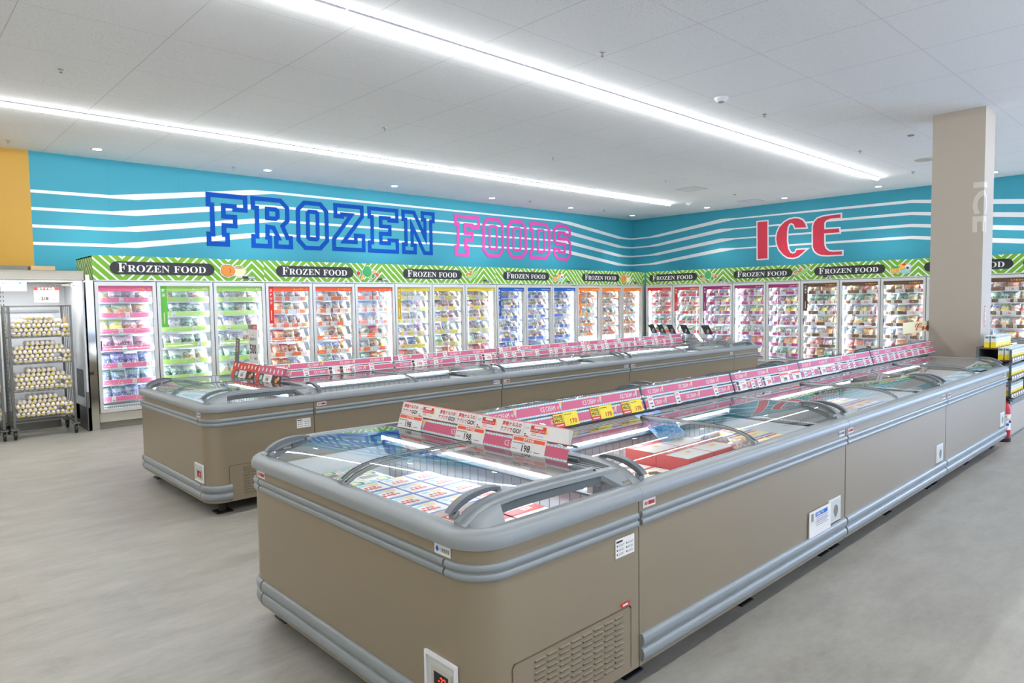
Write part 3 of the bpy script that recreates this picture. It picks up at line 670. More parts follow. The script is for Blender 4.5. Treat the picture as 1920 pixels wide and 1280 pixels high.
B = lambda *a: [list(x) for x in a]
K_pink = B(['mango', 'grape', 'grape', 'noodle'], ['mango', 'mango', 'dgold', 'brocc'], ['pine', 'pine', 'strawb', 'strawb'], ['mixb', 'mixb', 'mixb'], ['blueb'], ['darkb'], ['darkb', 'blueb'])
K_g1 = B(['mango', 'pea', 'bread'], ['pea', 'brocc', 'pea'], ['veg2', 'brocc', 'mixveg'], ['veg2', 'brocc'], ['pea', 'mixveg'], ['brocc', 'pea'], ['pea'])
K_g2 = B(['veg2', 'fry3', 'bread'], ['pea', 'mixveg', 'brocc'], ['gyoza', 'veg2', 'purple'], ['veg2', 'noodle'], ['pea', 'pea'], ['mixveg', 'pea'], ['brocc'])
K_o1 = B(['dgold', 'fry3', 'bread'], ['fry2', 'mixveg', 'bread'], ['fry', 'fry3', 'bread'], ['fry2', 'dgold'], ['fry', 'fry2', 'dgold'], ['fry2', 'gyoza'], ['fry'])
K_o2 = B(['gyoza', 'fry3', 'rice'], ['fry3', 'gyoza', 'rice'], ['fry3', 'noodle', 'dgold'], ['gyoza', 'dgold'], ['gyoza', 'rice', 'fry2'], ['mixveg', 'gyoza'], ['fry'])
K_o3 = B(['bread', 'fry3', 'pasta2'], ['rice', 'gyoza', 'noodle'], ['fry3', 'gyoza', 'noodle'], ['pasta', 'fry', 'pasta'], ['veg2', 'dgold', 'pine'], ['brocc', 'fry2'], ['fry'])
K_y = B(['rice', 'pasta', 'pasta2'], ['pasta2', 'rice', 'bread'], ['pasta2', 'pasta', 'pasta'], ['pasta', 'gyoza', 'purple'], ['pasta2', 'blueb', 'pine'], ['fry2', 'noodle'], ['pasta'])
K_y2 = B(['pasta2', 'pasta2', 'gyoza'], ['pasta2', 'bread', 'noodle'], ['rice', 'bread', 'bread'], ['purple', 'veg2'], ['pea', 'pasta2', 'bread'], ['noodle', 'fry'], ['pasta'])
K_b = B(['brocc', 'fry3', 'rice'], ['rice', 'mixveg', 'bread'], ['fry3', 'gyoza', 'rice'], ['rice', 'veg2', 'bread'], ['gyoza', 'dgold', 'rice'], ['blueb', 'rice'], ['rice'])
K_a = B(['fry3', 'bread', 'noodle'], ['fry2', 'veg2', 'noodle'], ['noodle', 'gyoza', 'brocc'], ['rice', 'noodle', 'pasta'], ['bread', 'noodle', 'fry'], ['grape', 'fry2'], ['noodle'])
K_r = B(['bread', 'noodle', 'purple'], ['bread', 'gyoza', 'veg2'], ['mixveg', 'fry', 'bread'], ['brocc', 'bread', 'rice'], ['pea', 'mixveg'], ['rice', 'bread'], ['bread'])
K_p = B(['bread', 'rice', 'grape'], ['purple', 'pine', 'dgold'], ['veg2', 'pine', 'mixveg'], ['purple', 'fry3', 'bread'], ['mixveg', 'veg2', 'pasta'], ['rice', 'fry', 'gyoza'], ['brocc', 'mixveg', 'noodle'])
K_br = B(['dgold', 'fry2', 'bread'], ['pea', 'brocc', 'mixveg', 'dgold'], ['gyoza', 'pine', 'fry3', 'strawb'], ['bread', 'mango', 'dgold', 'fry2'], ['rice', 'gyoza', 'fry2', 'noodle'], ['strawb', 'fry', 'purple', 'pea'], ['fry2', 'pea', 'pasta'])
T_ = lambda c, side=None, word='': dict(c=c, side=side, word=word)
DL = [-13.251, -12.513, -11.765, -10.999, -10.231, -9.473, -8.688, -7.888, -7.118, -6.311, -5.497, -4.71, -3.914, -3.094, -2.294, -1.486]
DR = [1.435, 2.203, 2.968, 3.753, 4.531, 5.279, 6.047, 6.801, 7.567, 8.334, 9.101, 9.868, 10.635]
FY = -1.377
UL = [((T_('pink'), T_('green', 'dgreen', '野菜'), T_('green')), [7, 7, 6], [K_pink, K_g1, K_g2], 'pink and green shelf strips at the left end', [(1.79, 0)], [.195]),
      ((T_('orange', 'dred', 'スナック'), T_('orange'), T_('orange')), [6, 6, 6], [K_o1, K_o2, K_o3], 'orange-red shelf strips', [(1.78, 1)], [.19]),
      ((T_('yellow', 'dyellow', 'パスタ'), T_('yellow'), T_('yellow')), [6, 6, 6], [K_y, K_y2, K_y2], 'yellow shelf strips', [(1.77, 2)], [.19]),
      ((T_('blue', 'dblue', '米飯麺類'), T_('blue'), T_('blue')), [6, 6, 6], [K_b, K_b, K_b], 'blue shelf strips', [(1.8, 3)], [.2]),
      ((T_('amber', 'damber', '中華'), T_('amber'), T_('amber')), [5, 5, 5], [K_a, K_a, K_a], 'amber shelf strips beside the corner', [(1.78, 0)], [.2])]
n0 = 1
for u, (ths, shv, kd, dsc, art, pl) in enumerate(UL):
    x0, x3 = DL[u*3], DL[u*3+3]
    door_unit(Vector((x0, FY, 0)), 0., [DL[u*3+k]-x0 for k in range(4)], ths, 'three-door upright freezer with %s, long wall' % dsc, art, pl, 'long wall', n0, shv, kd)
    n0 += 3
UR = [((T_('red'), T_('red', 'red2', '肉魚'), T_('plum', 'dplum', '弁当')), [6, 6, 6], [K_r, K_r, K_p], 'red and plum shelf strips beside the corner', [(1.71, 1)], [.11]),
      ((T_('plum'), T_('plum'), T_('brown', 'dbrown', '焼菓子')), [7, 7, 7], [K_p, K_p, K_br], 'plum and brown shelf strips', [(1.43-.0, 2)], [-.0+.02]),
      ((T_('brown'), T_('brown'), T_('brown')), [7, 7, 7], [K_br, K_br, K_br], 'brown shelf strips left of the beige column', [(1.07-.0, 3)], [1.48-.0]),
      ((T_('brown'), T_('brown'), T_('brown')), [7, 7, 7], [K_br, K_br, K_br], 'brown shelf strips right of the beige column', [(1.6, 0)], [.3])]
PR = {0: [1.525-1.435], 1: [3.77-3.753], 2: [], 3: []}
n0 = 1
for u, (ths, shv, kd, dsc, art, pl) in enumerate(UR):
    y0 = DR[u*3]
    # name plates follow the photo: they drift against the cabinets
    pls = {0: [.09], 1: [.01, 1.80-.0], 2: [1.481], 3: [.65]}[u]; arts = {0: [(1.70, 1)], 1: [(1.54, 2)], 2: [(1.085-.0, 3)], 3: [(2.15, 0)]}[u]
    if u == 1: pls = [.01]; 
    if u == 2: pls = []; arts = [(1.085, 3)]
    door_unit(Vector((-1.377, -y0, 0)), -PI/2, [DR[u*3+k]-y0 for k in range(4)], ths, 'three-door upright freezer with %s on the ICE wall' % dsc, arts, pls, 'ICE wall', n0, shv, kd)
    n0 += 3
# name plates on the ICE side that cross a cabinet joint are separate plates
def loose_plate(y, label):
    b = MB(M['pill']); b.M = frame((-1.377, 0, 0), (0, -1, 0), (0, 0, 1)); rr = .085; L = 1.33; px = y
    cap = [(px+L-rr+rr*math.cos(a), 2.098+rr*math.sin(a)) for a in [math.radians(-90+15*k) for k in range(13)]] + [(px+rr-rr*math.cos(a), 2.098+rr*math.sin(a)) for a in [math.radians(90-15*k) for k in range(13)]]
    b.poly([cap], .004, 'pill', .003); ty = 2.05
    w = b.text(bold_serif('F'), px+.095, ty-.007, .122, .006, 'white'); x = px+.095+w+.012
    w = b.text(bold_serif('ROZEN'), x, ty-.005, .094, .006, 'white', width=.52); x += w+.055
    b.text(bold_serif('FOOD'), x, ty-.007, .094, .006, 'white', width=.425)
    tag(b.build('name_plate'), label, 'sign')
loose_plate(5.54, 'black FROZEN FOOD plate across two green headers, nearest left of the column')
loose_plate(7.52, 'black FROZEN FOOD plate on the green header, half hidden by the beige column')
# corner post, left end panel
r = thing('corner_post', 'polished steel post in the corner between the two freezer rows', 'post', (-1.42, -1.41, 0))
b = MB(M['chrome']); b.box(-.05, -.0, 0, .03, .05, 2.02); b.build('post', r)
b = MB(M['green']); b.box(-.052, .02, 1.94, .034, .06, 2.25, m_head); b.build('header_filler', r)
r = thing('end_panel', 'mirror-polished steel end panel at the left of the upright freezers', 'end panel', (-13.30, FY, 0))
b = MB(M['chrome']); b.box(-.045, -.03, 0, .04, .02, 1.93); b.box(-.045, -.04, 1.93, .0, .02, 2.0); b.box(-.02, .02, 0, .04, .86, 1.93); b.build('panel', r)
b = MB(M['black']); b.box(-.047, -.035, .72, .0, -.028, .76); b.build('trim_clip', r)

# ------------------------------------------------------------------ chest freezers
GP = [(.040, .846), (.055, .858), (.08, .872), (.11, .884), (.15, .894), (.20, .901), (.27, .905), (.36, .905), (.48, .902), (.60, .897), (.735, .890)]
def gz(v): return .838+.073*(1-math.exp(-(max(v, .03)-.03)/.085))-.02*(v-.03)
def arcpts(cx, cy, r, a0, a1, n=8): return [(cx+r*math.cos(math.radians(a0+(a1-a0)*k/n)), cy+r*math.sin(math.radians(a0+(a1-a0)*k/n))) for k in range(n+1)]
def bead(z0, z1):
    h = (z1-z0); p = [(-.004, z0)]
    for c0, c1 in ((z0, z0+h*.46), (z0+h*.54, z1)):
        m = (c0+c1)/2; rr = (c1-c0)/2
        for k in range(7):
            a = -PI/2+PI*k/6; p.append((.005+min(rr*.62, .013)*math.cos(a), m+rr*math.sin(a)))
    return p+[(-.004, z1)]
RIMP = [(-.004, .784), (.011, .784), (.018, .788), (.0205, .80), (.0195, .818), (.013, .832), (-.002, .842), (-.03, .8455), (-.052, .844), (-.058, .838), (-.058, .79)]
def strip_along(b, u0, u1, v0, v1, dz0, dz1, m, n=14):
    """curved strip following the lid curve from depth v0 to v1"""
    P = []; vs = [v0+(v1-v0)*k/n for k in range(n+1)]
    for v in vs: P += [(u0, v, gz(v)+dz0), (u0, v, gz(v)+dz1), (u1, v, gz(v)+dz1), (u1, v, gz(v)+dz0)]
    b.add(P, [(4*i+j, 4*i+4+j, 4*i+4+(j+1) % 4, 4*i+(j+1) % 4) for i in range(n) for j in range(4)], m, True)
    b.add(P[:4], [(0, 1, 2, 3)], m, False); b.add(P[-4:], [(3, 2, 1, 0)], m, False)
def chest(label, loc, rz, L, W, end=False, logo=True, thermo=True, grp=None, card=False, ridges=True):
    r = thing('chest_freezer', label, 'chest freezer', loc, rz, grp); R = .13
    if end:
        path = [(0, W)] + [(0, R+.0)] + arcpts(R, R, R, 180, 270)[1:] + arcpts(L-R, R, R, 270, 360) + [(L, W)]
    else: path = [(.005, 0), (L-.005, 0)]
    # cabinet
    b = MB(M['beige']); b.sweep(path, [(0, .10), (0, .79), (-.05, .79), (-.05, .10)], 0, True)
    if not end: b.box(.006, .05, .1, .03, W, .78, 'black'); b.box(L-.03, .05, .1, L-.006, W, .78, 'black')
    b.box(.04, W-.04, .1, L-.04, W, .86)
    b.box(.045, .045, .10, L-.045, W-.04, .13, 'kick'); b.build('cabinet_body', r)
    b = MB(M['liner']); b.box(.052, .052, .16, .058, W-.05, .775); b.box(L-.058, .052, .16, L-.052, W-.05, .775); b.box(.052, .052, .16, L-.052, .058, .775); b.box(.052, W-.05, .16, L-.052, W-.044, .84); b.box(.052, .052, .14, L-.052, W-.044, .162)
    b.build('inner_liner', r)
    b = MB(M['rim'])
    if end:
        b.sweep(path, RIMP, 0, True)
    else: b.sweep([(.001, 0), (L-.001, 0)], RIMP, 0, True)
    b.build('rim', r)
    def sub(a0, a1):    # section of the path by arc length
        out = []; s = 0
        for p, q in zip(path, path[1:]):
            l = math.dist(p, q)
            if s+l > a0 and s < a1:
                f0 = max(0, (a0-s)/l); f1 = min(1, (a1-s)/l)
                if not out: out.append((p[0]+(q[0]-p[0])*f0, p[1]+(q[1]-p[1])*f0))
                out.append((p[0]+(q[0]-p[0])*f1, p[1]+(q[1]-p[1])*f1))
            s += l
        return out
    tot = sum(math.dist(p, q) for p, q in zip(path, path[1:]))
    if end:
        c1 = W-R+R*PI/2; cuts_u = [(.01, c1+.02), (c1+.03, tot-c1-.03), (tot-c1-.02, tot-.01)]; cuts_l = [(c1-.24, c1+.02), (c1+.03, tot-c1-.03), (tot-c1-.02, tot-c1+.24)]
    else: cuts_u = cuts_l = [(.008, L-.008)]
    for (a0, a1) in cuts_u: b = MB(M['rail']); b.sweep(sub(a0, a1), bead(.680, .738), 0, True); b.build('bumper_rail', r)
    for (a0, a1) in cuts_l: b = MB(M['rail']); b.sweep(sub(a0, a1), bead(.118, .232), 0, True); b.build('bumper_rail', r)
    # rear ledge with aluminium grooves
    e = .10 if end else .03
    b = MB(M['alu']); b.box(e, .74, .868, L-e, W, .886)
    for k, v in enumerate((.755, .785, .812, .838)): b.box(e, v, .886, L-e, v+.012, .892, 'rim')
    b.box(e, .738, .80, L-e, .744, .868, 'dgrey'); b.build('rear_ledge', r)
    # side caps
    if end:
        for sgn, u in ((1, L), (-1, 0)):
            A = [(u-sgn*.098, v, gz(v)+.006) for v in (.034, .055, .075, .1, .13, .16, .19)]
            Bq = [(u-sgn*.105, .045), (u-sgn*.085, .047), (u-sgn*.065, .053), (u-sgn*.05, .065), (u-sgn*.045, .085), (u-sgn*.045, .12), (u-sgn*.045, .17)]
            b = MB(M['rim']); P = []
            for k in range(7):
                p = A[k]; q = (Bq[k][0], Bq[k][1], .842)
                for f_ in (0, .33, .66, 1): 
                    bul = .012*math.sin(PI*f_)*(k/6 if k < 4 else .5)
                    P.append((p[0]+(q[0]-p[0])*f_, p[1]+(q[1]-p[1])*f_, p[2]+(q[2]-p[2])*f_+bul))
            b.add(P, [(4*i+j, 4*i+4+j, 4*i+5+j, 4*i+1+j) for i in range(6) for j in range(3)], 0, True)
            strip_along(b, min(u-sgn*.128, u-sgn*.092), max(u-sgn*.128, u-sgn*.092), .034, W-.01, -.008, .008, 0)
            strip_along(b, min(u-sgn*.118, u-sgn*.098), max(u-sgn*.118, u-sgn*.098), .19, W-.1, -.042, -.006, 'dgrey')
            # sloping rear post of the side window
            P = []
            for dz_ in (0, -.022): P += [(u-sgn*.112, W-.125, gz(.735)+dz_+.004), (u-sgn*.112, W, gz(.735)+dz_+.004), (u-sgn*.035, W, .850+dz_), (u-sgn*.035, W-.06, .850+dz_)]
            b.add(P, [(0, 1, 2, 3), (7, 6, 5, 4), (0, 4, 5, 1), (1, 5, 6, 2), (2, 6, 7, 3), (3, 7, 4, 0)], 0)
            b.build('end_cap', r)
            b = MB(M['lidglass']); b.add([(u-sgn*.1, .185, gz(.185)-.002), (u-sgn*.1, W-.12, gz(.74)-.002), (u-sgn*.045, W-.055, .842), (u-sgn*.045, .165, .842)], [(0, 1, 2, 3)], 0); b.build('side_window', r)
    else:
        for u0 in (0.002, L-.03):
            b = MB(M['rim']); prof = [(.03, .80)] + [(v, gz(v)+.008) for v in (.03, .04, .055, .08, .11, .15, .2, .27, .36, .48, .6, .735)] + [(W, .89), (W, .80)]
            b.extr(prof, u0, u0+.028, 0, False); b.build('end_cap', r)
    # sliding lids
    a0 = .125 if end else .032; a1 = L-a0; mid = L/2
    for k, (u0, u1, dz) in enumerate(((a0, mid+.03, 0.), (mid-.03, a1, .011))):
        b = MB(M['rim']); fr_ = []
        strip_along(b, u0, u0+.024, .032, .735, -.004+dz, .007+dz, 'rim'); strip_along(b, u1-.024, u1, .032, .735, -.004+dz, .007+dz, 'rim')
        uo = u1-.02 if k == 0 else u0+.012
        strip_along(b, uo, uo+.006, .04, .735, .006+dz, .009+dz, 'black')
        b.box(u0, .722, gz(.735)+dz-.010, u1, .737, gz(.735)+dz+.002, 'dgrey')
        lid = b.build('sliding_lid', r)
        b = MB(M['lidglass']); n = 44; P = []
        for i in range(n+1):
            v = .042+(.730-.042)*(i/n)**1.35
            P += [(u0+.01, v, gz(v)+.004+dz), (u1-.01, v, gz(v)+.004+dz)]
        b.add(P, [(2*i, 2*i+1, 2*i+3, 2*i+2) for i in range(n)], 0, True); b.build('lid_glass', lid)
        hu = u0+.03 if k == 0 else u1-.06
        b = MB(M['dgrey']); P = []; n = 14
        for i in range(n+1):
            v = .05+.20*i/n; tt = i/n; hgt = .010+.018*math.sin(PI*min(1, tt*1.02))**.6*(1-.25*tt)
            z0_ = gz(v)+.008+dz; P += [(hu, v-.012*(1-tt), z0_+hgt*.3), (hu, v-.03*(1-tt), z0_+hgt), (hu+.03, v-.03*(1-tt), z0_+hgt), (hu+.03, v-.012*(1-tt), z0_+hgt*.3)]
        b.add(P, [(4*i+j, 4*i+4+j, 4*i+4+(j+1) % 4, 4*i+(j+1) % 4) for i in range(n) for j in range(4)], 0, True)
        b.add(P[:4], [(0, 1, 2, 3)], 0, False); b.add(P[-4:], [(3, 2, 1, 0)], 0, False)
        b.box(hu, .038, gz(.05)+dz-.006, hu+.03, .062, gz(.05)+.02+dz, 'rim'); b.box(hu, .235, gz(.25)+dz, hu+.03, .255, gz(.25)+.010+dz, 'rim')
        b.build('handle', lid)
    # light tube under the rear ledge
    b = MB(M['led_chest']); b.cyl((.14, W-.135, .835), (L-.14, W-.135, .835), .007, 0, 12); lt = b.build('light_tube', r)
    b = MB(M['alu']); b.box(.10, W-.14, .848, L-.10, W-.06, .862); b.box(.11, W-.15, .82, .14, W-.12, .85); b.box(L-.14, W-.15, .82, L-.11, W-.12, .85); b.build('tube_holder', lt)
    # wire basket dividers inside
    b = MB(M['rail'])
    for v in (.075, W-.075):
        for k in range(int((L-.2)/.06)): b.cyl((.1+k*.06, v, .3), (.1+k*.06, v, .78), .0022, 0, 4, cap=False)
        for z in (.78, .68, .5): b.cyl((.1, v, z), (L-.1, v, z), .003, 0, 5)
    for u in (L*.34, L*.66):
        for k in range(10): b.cyl((u, .09+k*.068, .3), (u, .09+k*.068, .62), .0022, 0, 4, cap=False)
        b.cyl((u, .08, .62), (u, W-.08, .62), .003, 0, 5)
    b.build('wire_basket', r)
    # feet
    for u in ((.14, L-.14) if end else (.08, L*.5, L-.08)):
        for v in (.14, W-.14):
            b = MB(M['black']); b.box(u-.06, v-.06, 0, u+.06, v+.06, .008); b.cyl((u, v, .008), (u, v, .1), .03, 0, 12); b.build('foot', r)
    # badges on the band under the rim
    def badge(mtx, kind):
        b = MB(M['paper']); b.M = mtx
        if kind == 0:
            b.rect(0, -.016, .085, .016, 0, 'paper'); b.text('AHT', .006, -.008, .016, .001, 'red', off=.03); b.rect(.04, -.008, .078, .007, .001, 'red')
        else:
            b.rect(0, -.018, .088, .018, 0, 'paper'); b.poly([[(.006, 0), (.016, .012), (.026, 0), (.016, -.012)]], .001, 'blue'); b.rect(.03, -.007, .034, .008, .001, 'aqua')
            for k in range(4): b.rect(.04+k*.011, -.007, .048+k*.011, .007, .001, 'greyink')
        b.build('maker_badge', r)
    if logo:
        badge(frame((.125 if end else .03, -.0015, .762), (1, 0, 0), (0, 0, 1)), 0); badge(frame((L-.215 if end else L-.11, -.0015, .762), (1, 0, 0), (0, 0, 1)), 1)
    if thermo:
        u = L-.19 if end else L-.165
        b = MB(M['lightwhite']); b.box(u-.085, -.006, .246, u+.085, 0, .386); b.box(u-.078, -.007, .253, u+.078, -.001, .379, 'frame'); b.build('thermostat_cover', r) if not end else None
        if end:
            b = MB(M['lightwhite'])
            for q in ((-.088, .10+.15, .088, .262), (-.088, .376, .088, .388), (-.088, .262, -.078, .376), (.078, .262, .088, .376)): b.box(u+q[0], -.01, q[1], u+q[2], 0, q[3])
            b.box(u-.078, -.003, .262, u+.078, -.001, .376, 'frame'); th_ = b.build('thermostat_cover', r)
            b = MB(M['cream']); b.box(u-.05, -.008, .275, u+.06, -.002, .345); b.M = frame((0, -.0085, 0), (1, 0, 0), (0, 0, 1)); b.rect(u-.035, .288, u+.045, .332, 0, 'black')
            b.text('-22', u-.01, .298, .024, .0006, mat('red_digits', (255, 60, 40), .5, emit=2.), off=.01); b.build('display', th_)
        else:
            b = MB(M['kick']); b.poly
            b.M = frame((0, -.0075, 0), (1, 0, 0), (0, 0, 1)); b.poly([blob(u+.01, .31, .032, .035, 12, .1)], 0, 'kick'); b.build('display', r)
            b = MB(M['kick'])
            for k in range(3):
                for j in range(6): b.box(u-.09+j*.032, -.002, .237-k*0+0, u-.066+j*.032, 0, .2395)
            b.build('vent_slots', r)
    return r
# near island
XN = -14.03; YN0, YN1 = -9.85, -8.07
CW = .85
gA = 'chest freezers of the near island'
end_near = chest('crosswise end chest freezer nearest the camera, with louvred side panel', (XN, YN1, 0), -PI/2, YN1-YN0, CW, True, grp=gA)
GX = [-13.18, -11.075, -8.99, -6.88]
ord3 = ['first', 'second', 'third']
for k in range(3):
    chest('%s long chest freezer from the end chest, near island, near side' % ord3[k], (GX[k], YN0, 0), 0., GX[k+1]-GX[k], CW, grp=gA)
XB = [-13.18, -11.0, -8.7, -6.1]
for k in range(3):
    chest('%s chest freezer along the hidden back side of the near island' % ord3[k], (XB[k+1], YN1, 0), PI, XB[k+1]-XB[k], CW, grp=gA)
# far island
XF = -13.6; YF0, YF1 = -6.275, -4.51
gB = 'chest freezers of the far island'
chest('end chest freezer of the far island, crosswise, near the pink-labelled upright freezer', (XF, YF1, 0), -PI/2, YF1-YF0, CW, True, grp=gB)
HX = [-12.75, -10.655, -8.49, -5.92]
for k in range(3):
    chest('%s long chest freezer from the end chest, far island, near side' % ord3[k], (HX[k], YF0, 0), 0., HX[k+1]-HX[k], CW, thermo=False, grp=gB)
    chest('%s chest freezer along the wall side of the far island' % ord3[k], (HX[k+1], YF1, 0), PI, HX[k+1]-HX[k], CW, thermo=False, grp=gB)
chest('crosswise end chest freezer of the far island, beside the ICE wall freezers', (-5.07, YF0, 0), PI/2, YF1-YF0, CW, True, grp=gB)
# third island beyond the column, only its end in view
chest('chest freezer beyond the juice carton rack at the right edge', (-4.55, -9.85, 0), 0., 2.1, CW, grp='chest freezers beyond the column')

# side grille and stickers on the two end chests (short side faces the camera's right)
def short_side(root_name, x0, y, sticker=True):
    par = [o for o in COL.objects if o.name == root_name][0]
    inv = (Matrix.Translation(par.location) @ Matrix.Rotation(par.rotation_euler[2], 4, 'Z')).inverted()
    b = MB(M['beige']); b.M = inv @ frame((x0, y-.001, 0), (1, 0, 0), (0, 0, 1))
    # panel outline and louvres
    for q in ((.147, .10, .151, .365), (.16, .372, .785, .375), (.795, .12, .798, .365)): b.rect(*q, .0015, 'brown')
    b.poly([[(.147, .362), (.151, .362), (.162, .376), (.156, .376)]], .0015, 'ink'); b.poly([[(.783, .376), (.79, .376), (.799, .364), (.795, .36)]], .0015, 'ink')
    vp = b.build('access_panel', par)
    b = MB(M['beige']); b.M = inv @ frame((x0, y, 0), (1, 0, 0), (0, 0, 1))
    for c_ in range(8):
        for k in range(10):
            xx = .255+c_*.063; zz = .342-k*.0215
            b.add([(xx, zz, 0), (xx+.05, zz, 0), (xx+.05, zz+.007, .006), (xx, zz+.007, .006), (xx, zz+.009, 0), (xx+.05, zz+.009, 0)], [(0, 1, 2, 3), (3, 2, 5, 4)], 'beige'); b.rect(xx, zz-.003, xx+.05, zz, .0008, 'kick')
    b.build('louvres', vp)
    b = MB(M['paper']); b.M = inv @ frame((x0, y-.002, 0), (1, 0, 0), (0, 0, 1)); b.rect(.70, .585, .82, .66, 0, 'paper')
    b.rect(.705, .645, .745, .652, .0005, 'ink'); b.text('注意', .71, .643, .010, .0006, 'ink')
    for c_ in range(2):
        for k in range(3): b.disc(.711+.06*c_, .633-.017*k, .004, .0005, 'ink', 8); b.rect(.72+.06*c_, .634-.017*k, .755+.06*c_, .636-.017*k, .0005, 'greyink'); b.rect(.72+.06*c_, .629-.017*k, .75+.06*c_, .631-.017*k, .0005, 'greyink')
    b.build('caution_sticker', par)
    b = MB(M['red']); b.M = inv @ frame((x0, y-.002, 0), (1, 0, 0), (0, 0, 1)); b.rect(.732, .379, .79, .396, 0, 'red'); b.rect(.745, .384, .776, .391, .0005, 'paper'); b.build('red_label', par)
short_side('chest_freezer', XN, YN0); short_side([o.name for o in COL.objects if o.get('label', '').startswith('end chest freezer of the far island')][0], XF, YF0)
# notice card on the first long chest
r = thing('notice_card', 'white notice card in a clear pocket on the near side of the first long chest', 'notice card', (-11.6, -9.858, .22))
b = MB(M['paper']); b.box(0, -.002, 0, .29, .004, .155); b.M = frame((0, -.0022, 0), (1, 0, 0), (0, 0, 1)); b.rect(.075, .118, .24, .142, .001, 'blue')
b.text('冷凍設備管理', .085, .122, .016, .0015, 'paper', off=.02)
for k in range(5): b.rect(.08, .108-.011*k, .25-.02*(k % 2), .111-.011*k, .001, 'blue' if k == 2 else 'greyink')
b.rect(.02, .1, .05, .145, .001, 'greyink'); b.rect(.02, .09, .27, .091, .001, 'greyink'); b.build('card', r)

# ------------------------------------------------------------------ price racks over the chests
def rack(label, loc, rz, segs, upper='ice', lower='ice', H0=.894):
    """rails run along local +x and face local -y"""
    r = thing('price_rail_rack', label, 'price rail rack', loc, rz, 'price rail racks on the islands')
    L = segs[-1]
    th = math.radians(18)
    for kind, zc, hh, yo in (('upper', 1.0, .032, .012), ('lower', .930, .032, -.014)):
        st = upper if kind == 'upper' else lower
        b = MB(M['acrylic'])
        for i in range(len(segs)-1):
            x0, x1 = segs[i]+.006, segs[i+1]-.006
            b.M = frame((0, yo, zc), (1, 0, 0), (0, math.sin(th), math.cos(th)))
            b.add([(x0, -hh-.006, 0), (x1, -hh-.006, 0), (x1, hh+.008, 0), (x0, hh+.008, 0), (x0, -hh-.006, -.003), (x1, -hh-.006, -.003), (x1, hh+.008, -.003), (x0, hh+.008, -.003)], [(0, 1, 2, 3), (7, 6, 5, 4), (0, 4, 5, 1), (2, 6, 7, 3)], 'acrylic')
        b.build(kind+'_acrylic_rail', r)
        if st == 'ice':
            b = MB(M['paper']); b.M = frame((0, yo, zc), (1, 0, 0), (0, math.sin(th), math.cos(th)))
            for i in range(len(segs)-1):
                x0, x1 = segs[i]+.012, segs[i+1]-.012
                if x1-x0 < .1: continue
                b.rect(x0, -hh, x1, hh, .001, 'paper'); b.rect(x0, -hh+.009, x1, hh-.009, .0015, 'pink')
                n = int((x1-x0)/.02)
                for k in range(n): b.rect(x0+k*.02, hh-.009+.0, x0+k*.02+.01, hh-.001, .0015, 'aqua'); b.rect(x0+k*.02+.01, -hh+.001, x0+k*.02+.02, -hh+.009, .0015, 'aqua')
                x = x0+.06
                while x < x1-.19:
                    w = b.text('ICE CREAM', x, -.013, .026, .002, 'paper', width=.115)
                    b.disc(x+.137, -.002, .010, .002, 'salmon', 10); b.poly([[(x+.147, .012), (x+.169, .012), (x+.158, -.02)]], .002, 'aqua'); b.disc(x+.16, .019, .010, .0025, 'gold', 10)
                    x += .345 if kind == 'upper' else .40
            b.build(kind+'_strip', r)
    for s0 in segs: b = MB(M['acrylic']); b.box(s0-.002 if s0 > 0 else 0, -.02, H0-.0, s0+.003, .05, 1.04); b.build('acrylic_divider', r)
    b = MB(M['rail']); b.box(0, .035, H0, L, .045, H0+.012); b.box(0, .03, .955, L, .036, .965)
    for k in range(int(L/.6)+1): b.box(min(k*.6, L-.01), .03, H0, min(k*.6, L-.01)+.006, .05, .97)
    b.build('rack_base', r)
    return r, th
RN, th = rack('long acrylic price rack with pink ICE CREAM strips down the middle of the near island', (-13.20, -8.93, 0), 0., [0, 1.32, 2.42, 3.55, 5.2, 7.24])
rack('back-facing acrylic price rack behind the near island rack', (-5.98, -8.815, 0), PI, [0, 1.8, 3.6, 5.4, 7.1], upper='none', lower='none')
rack('short acrylic price rack across the end chest of the near island, carrying the app signs', (-13.235, -8.27, 0), -PI/2, [0, 1.28], upper='none', lower='ice')
rack('long acrylic price rack with pink ICE CREAM strips down the middle of the far island', (-12.75, -5.37, 0), 0., [0, 1.38, 2.86, 4.34, 5.6, 6.83])
rack('short acrylic price rack across the left end chest of the far island', (-12.8, -4.72, 0), -PI/2, [0, 1.16], upper='none', lower='none')
rack('empty acrylic price rack across the right end chest of the far island', (-5.9, -4.6, 0), -PI/2, [0, .8, 1.6], upper='none', lower='none')

def on_rack(loc, rz, u, kind):
    zc, yo = (1.0, .012) if kind == 'upper' else (.930, -.014)
    return Matrix.Translation(loc) @ Matrix.Rotation(rz, 4, 'Z') @ frame((u, yo, zc), (1, 0, 0), (0, math.sin(th), math.cos(th)))
def card(name, label, cat, mtx, draw, group=None):
    b = MB(M['paper']); draw(b); o = b.build(name); o.matrix_world = mtx; tag(o, label, cat, group); return o
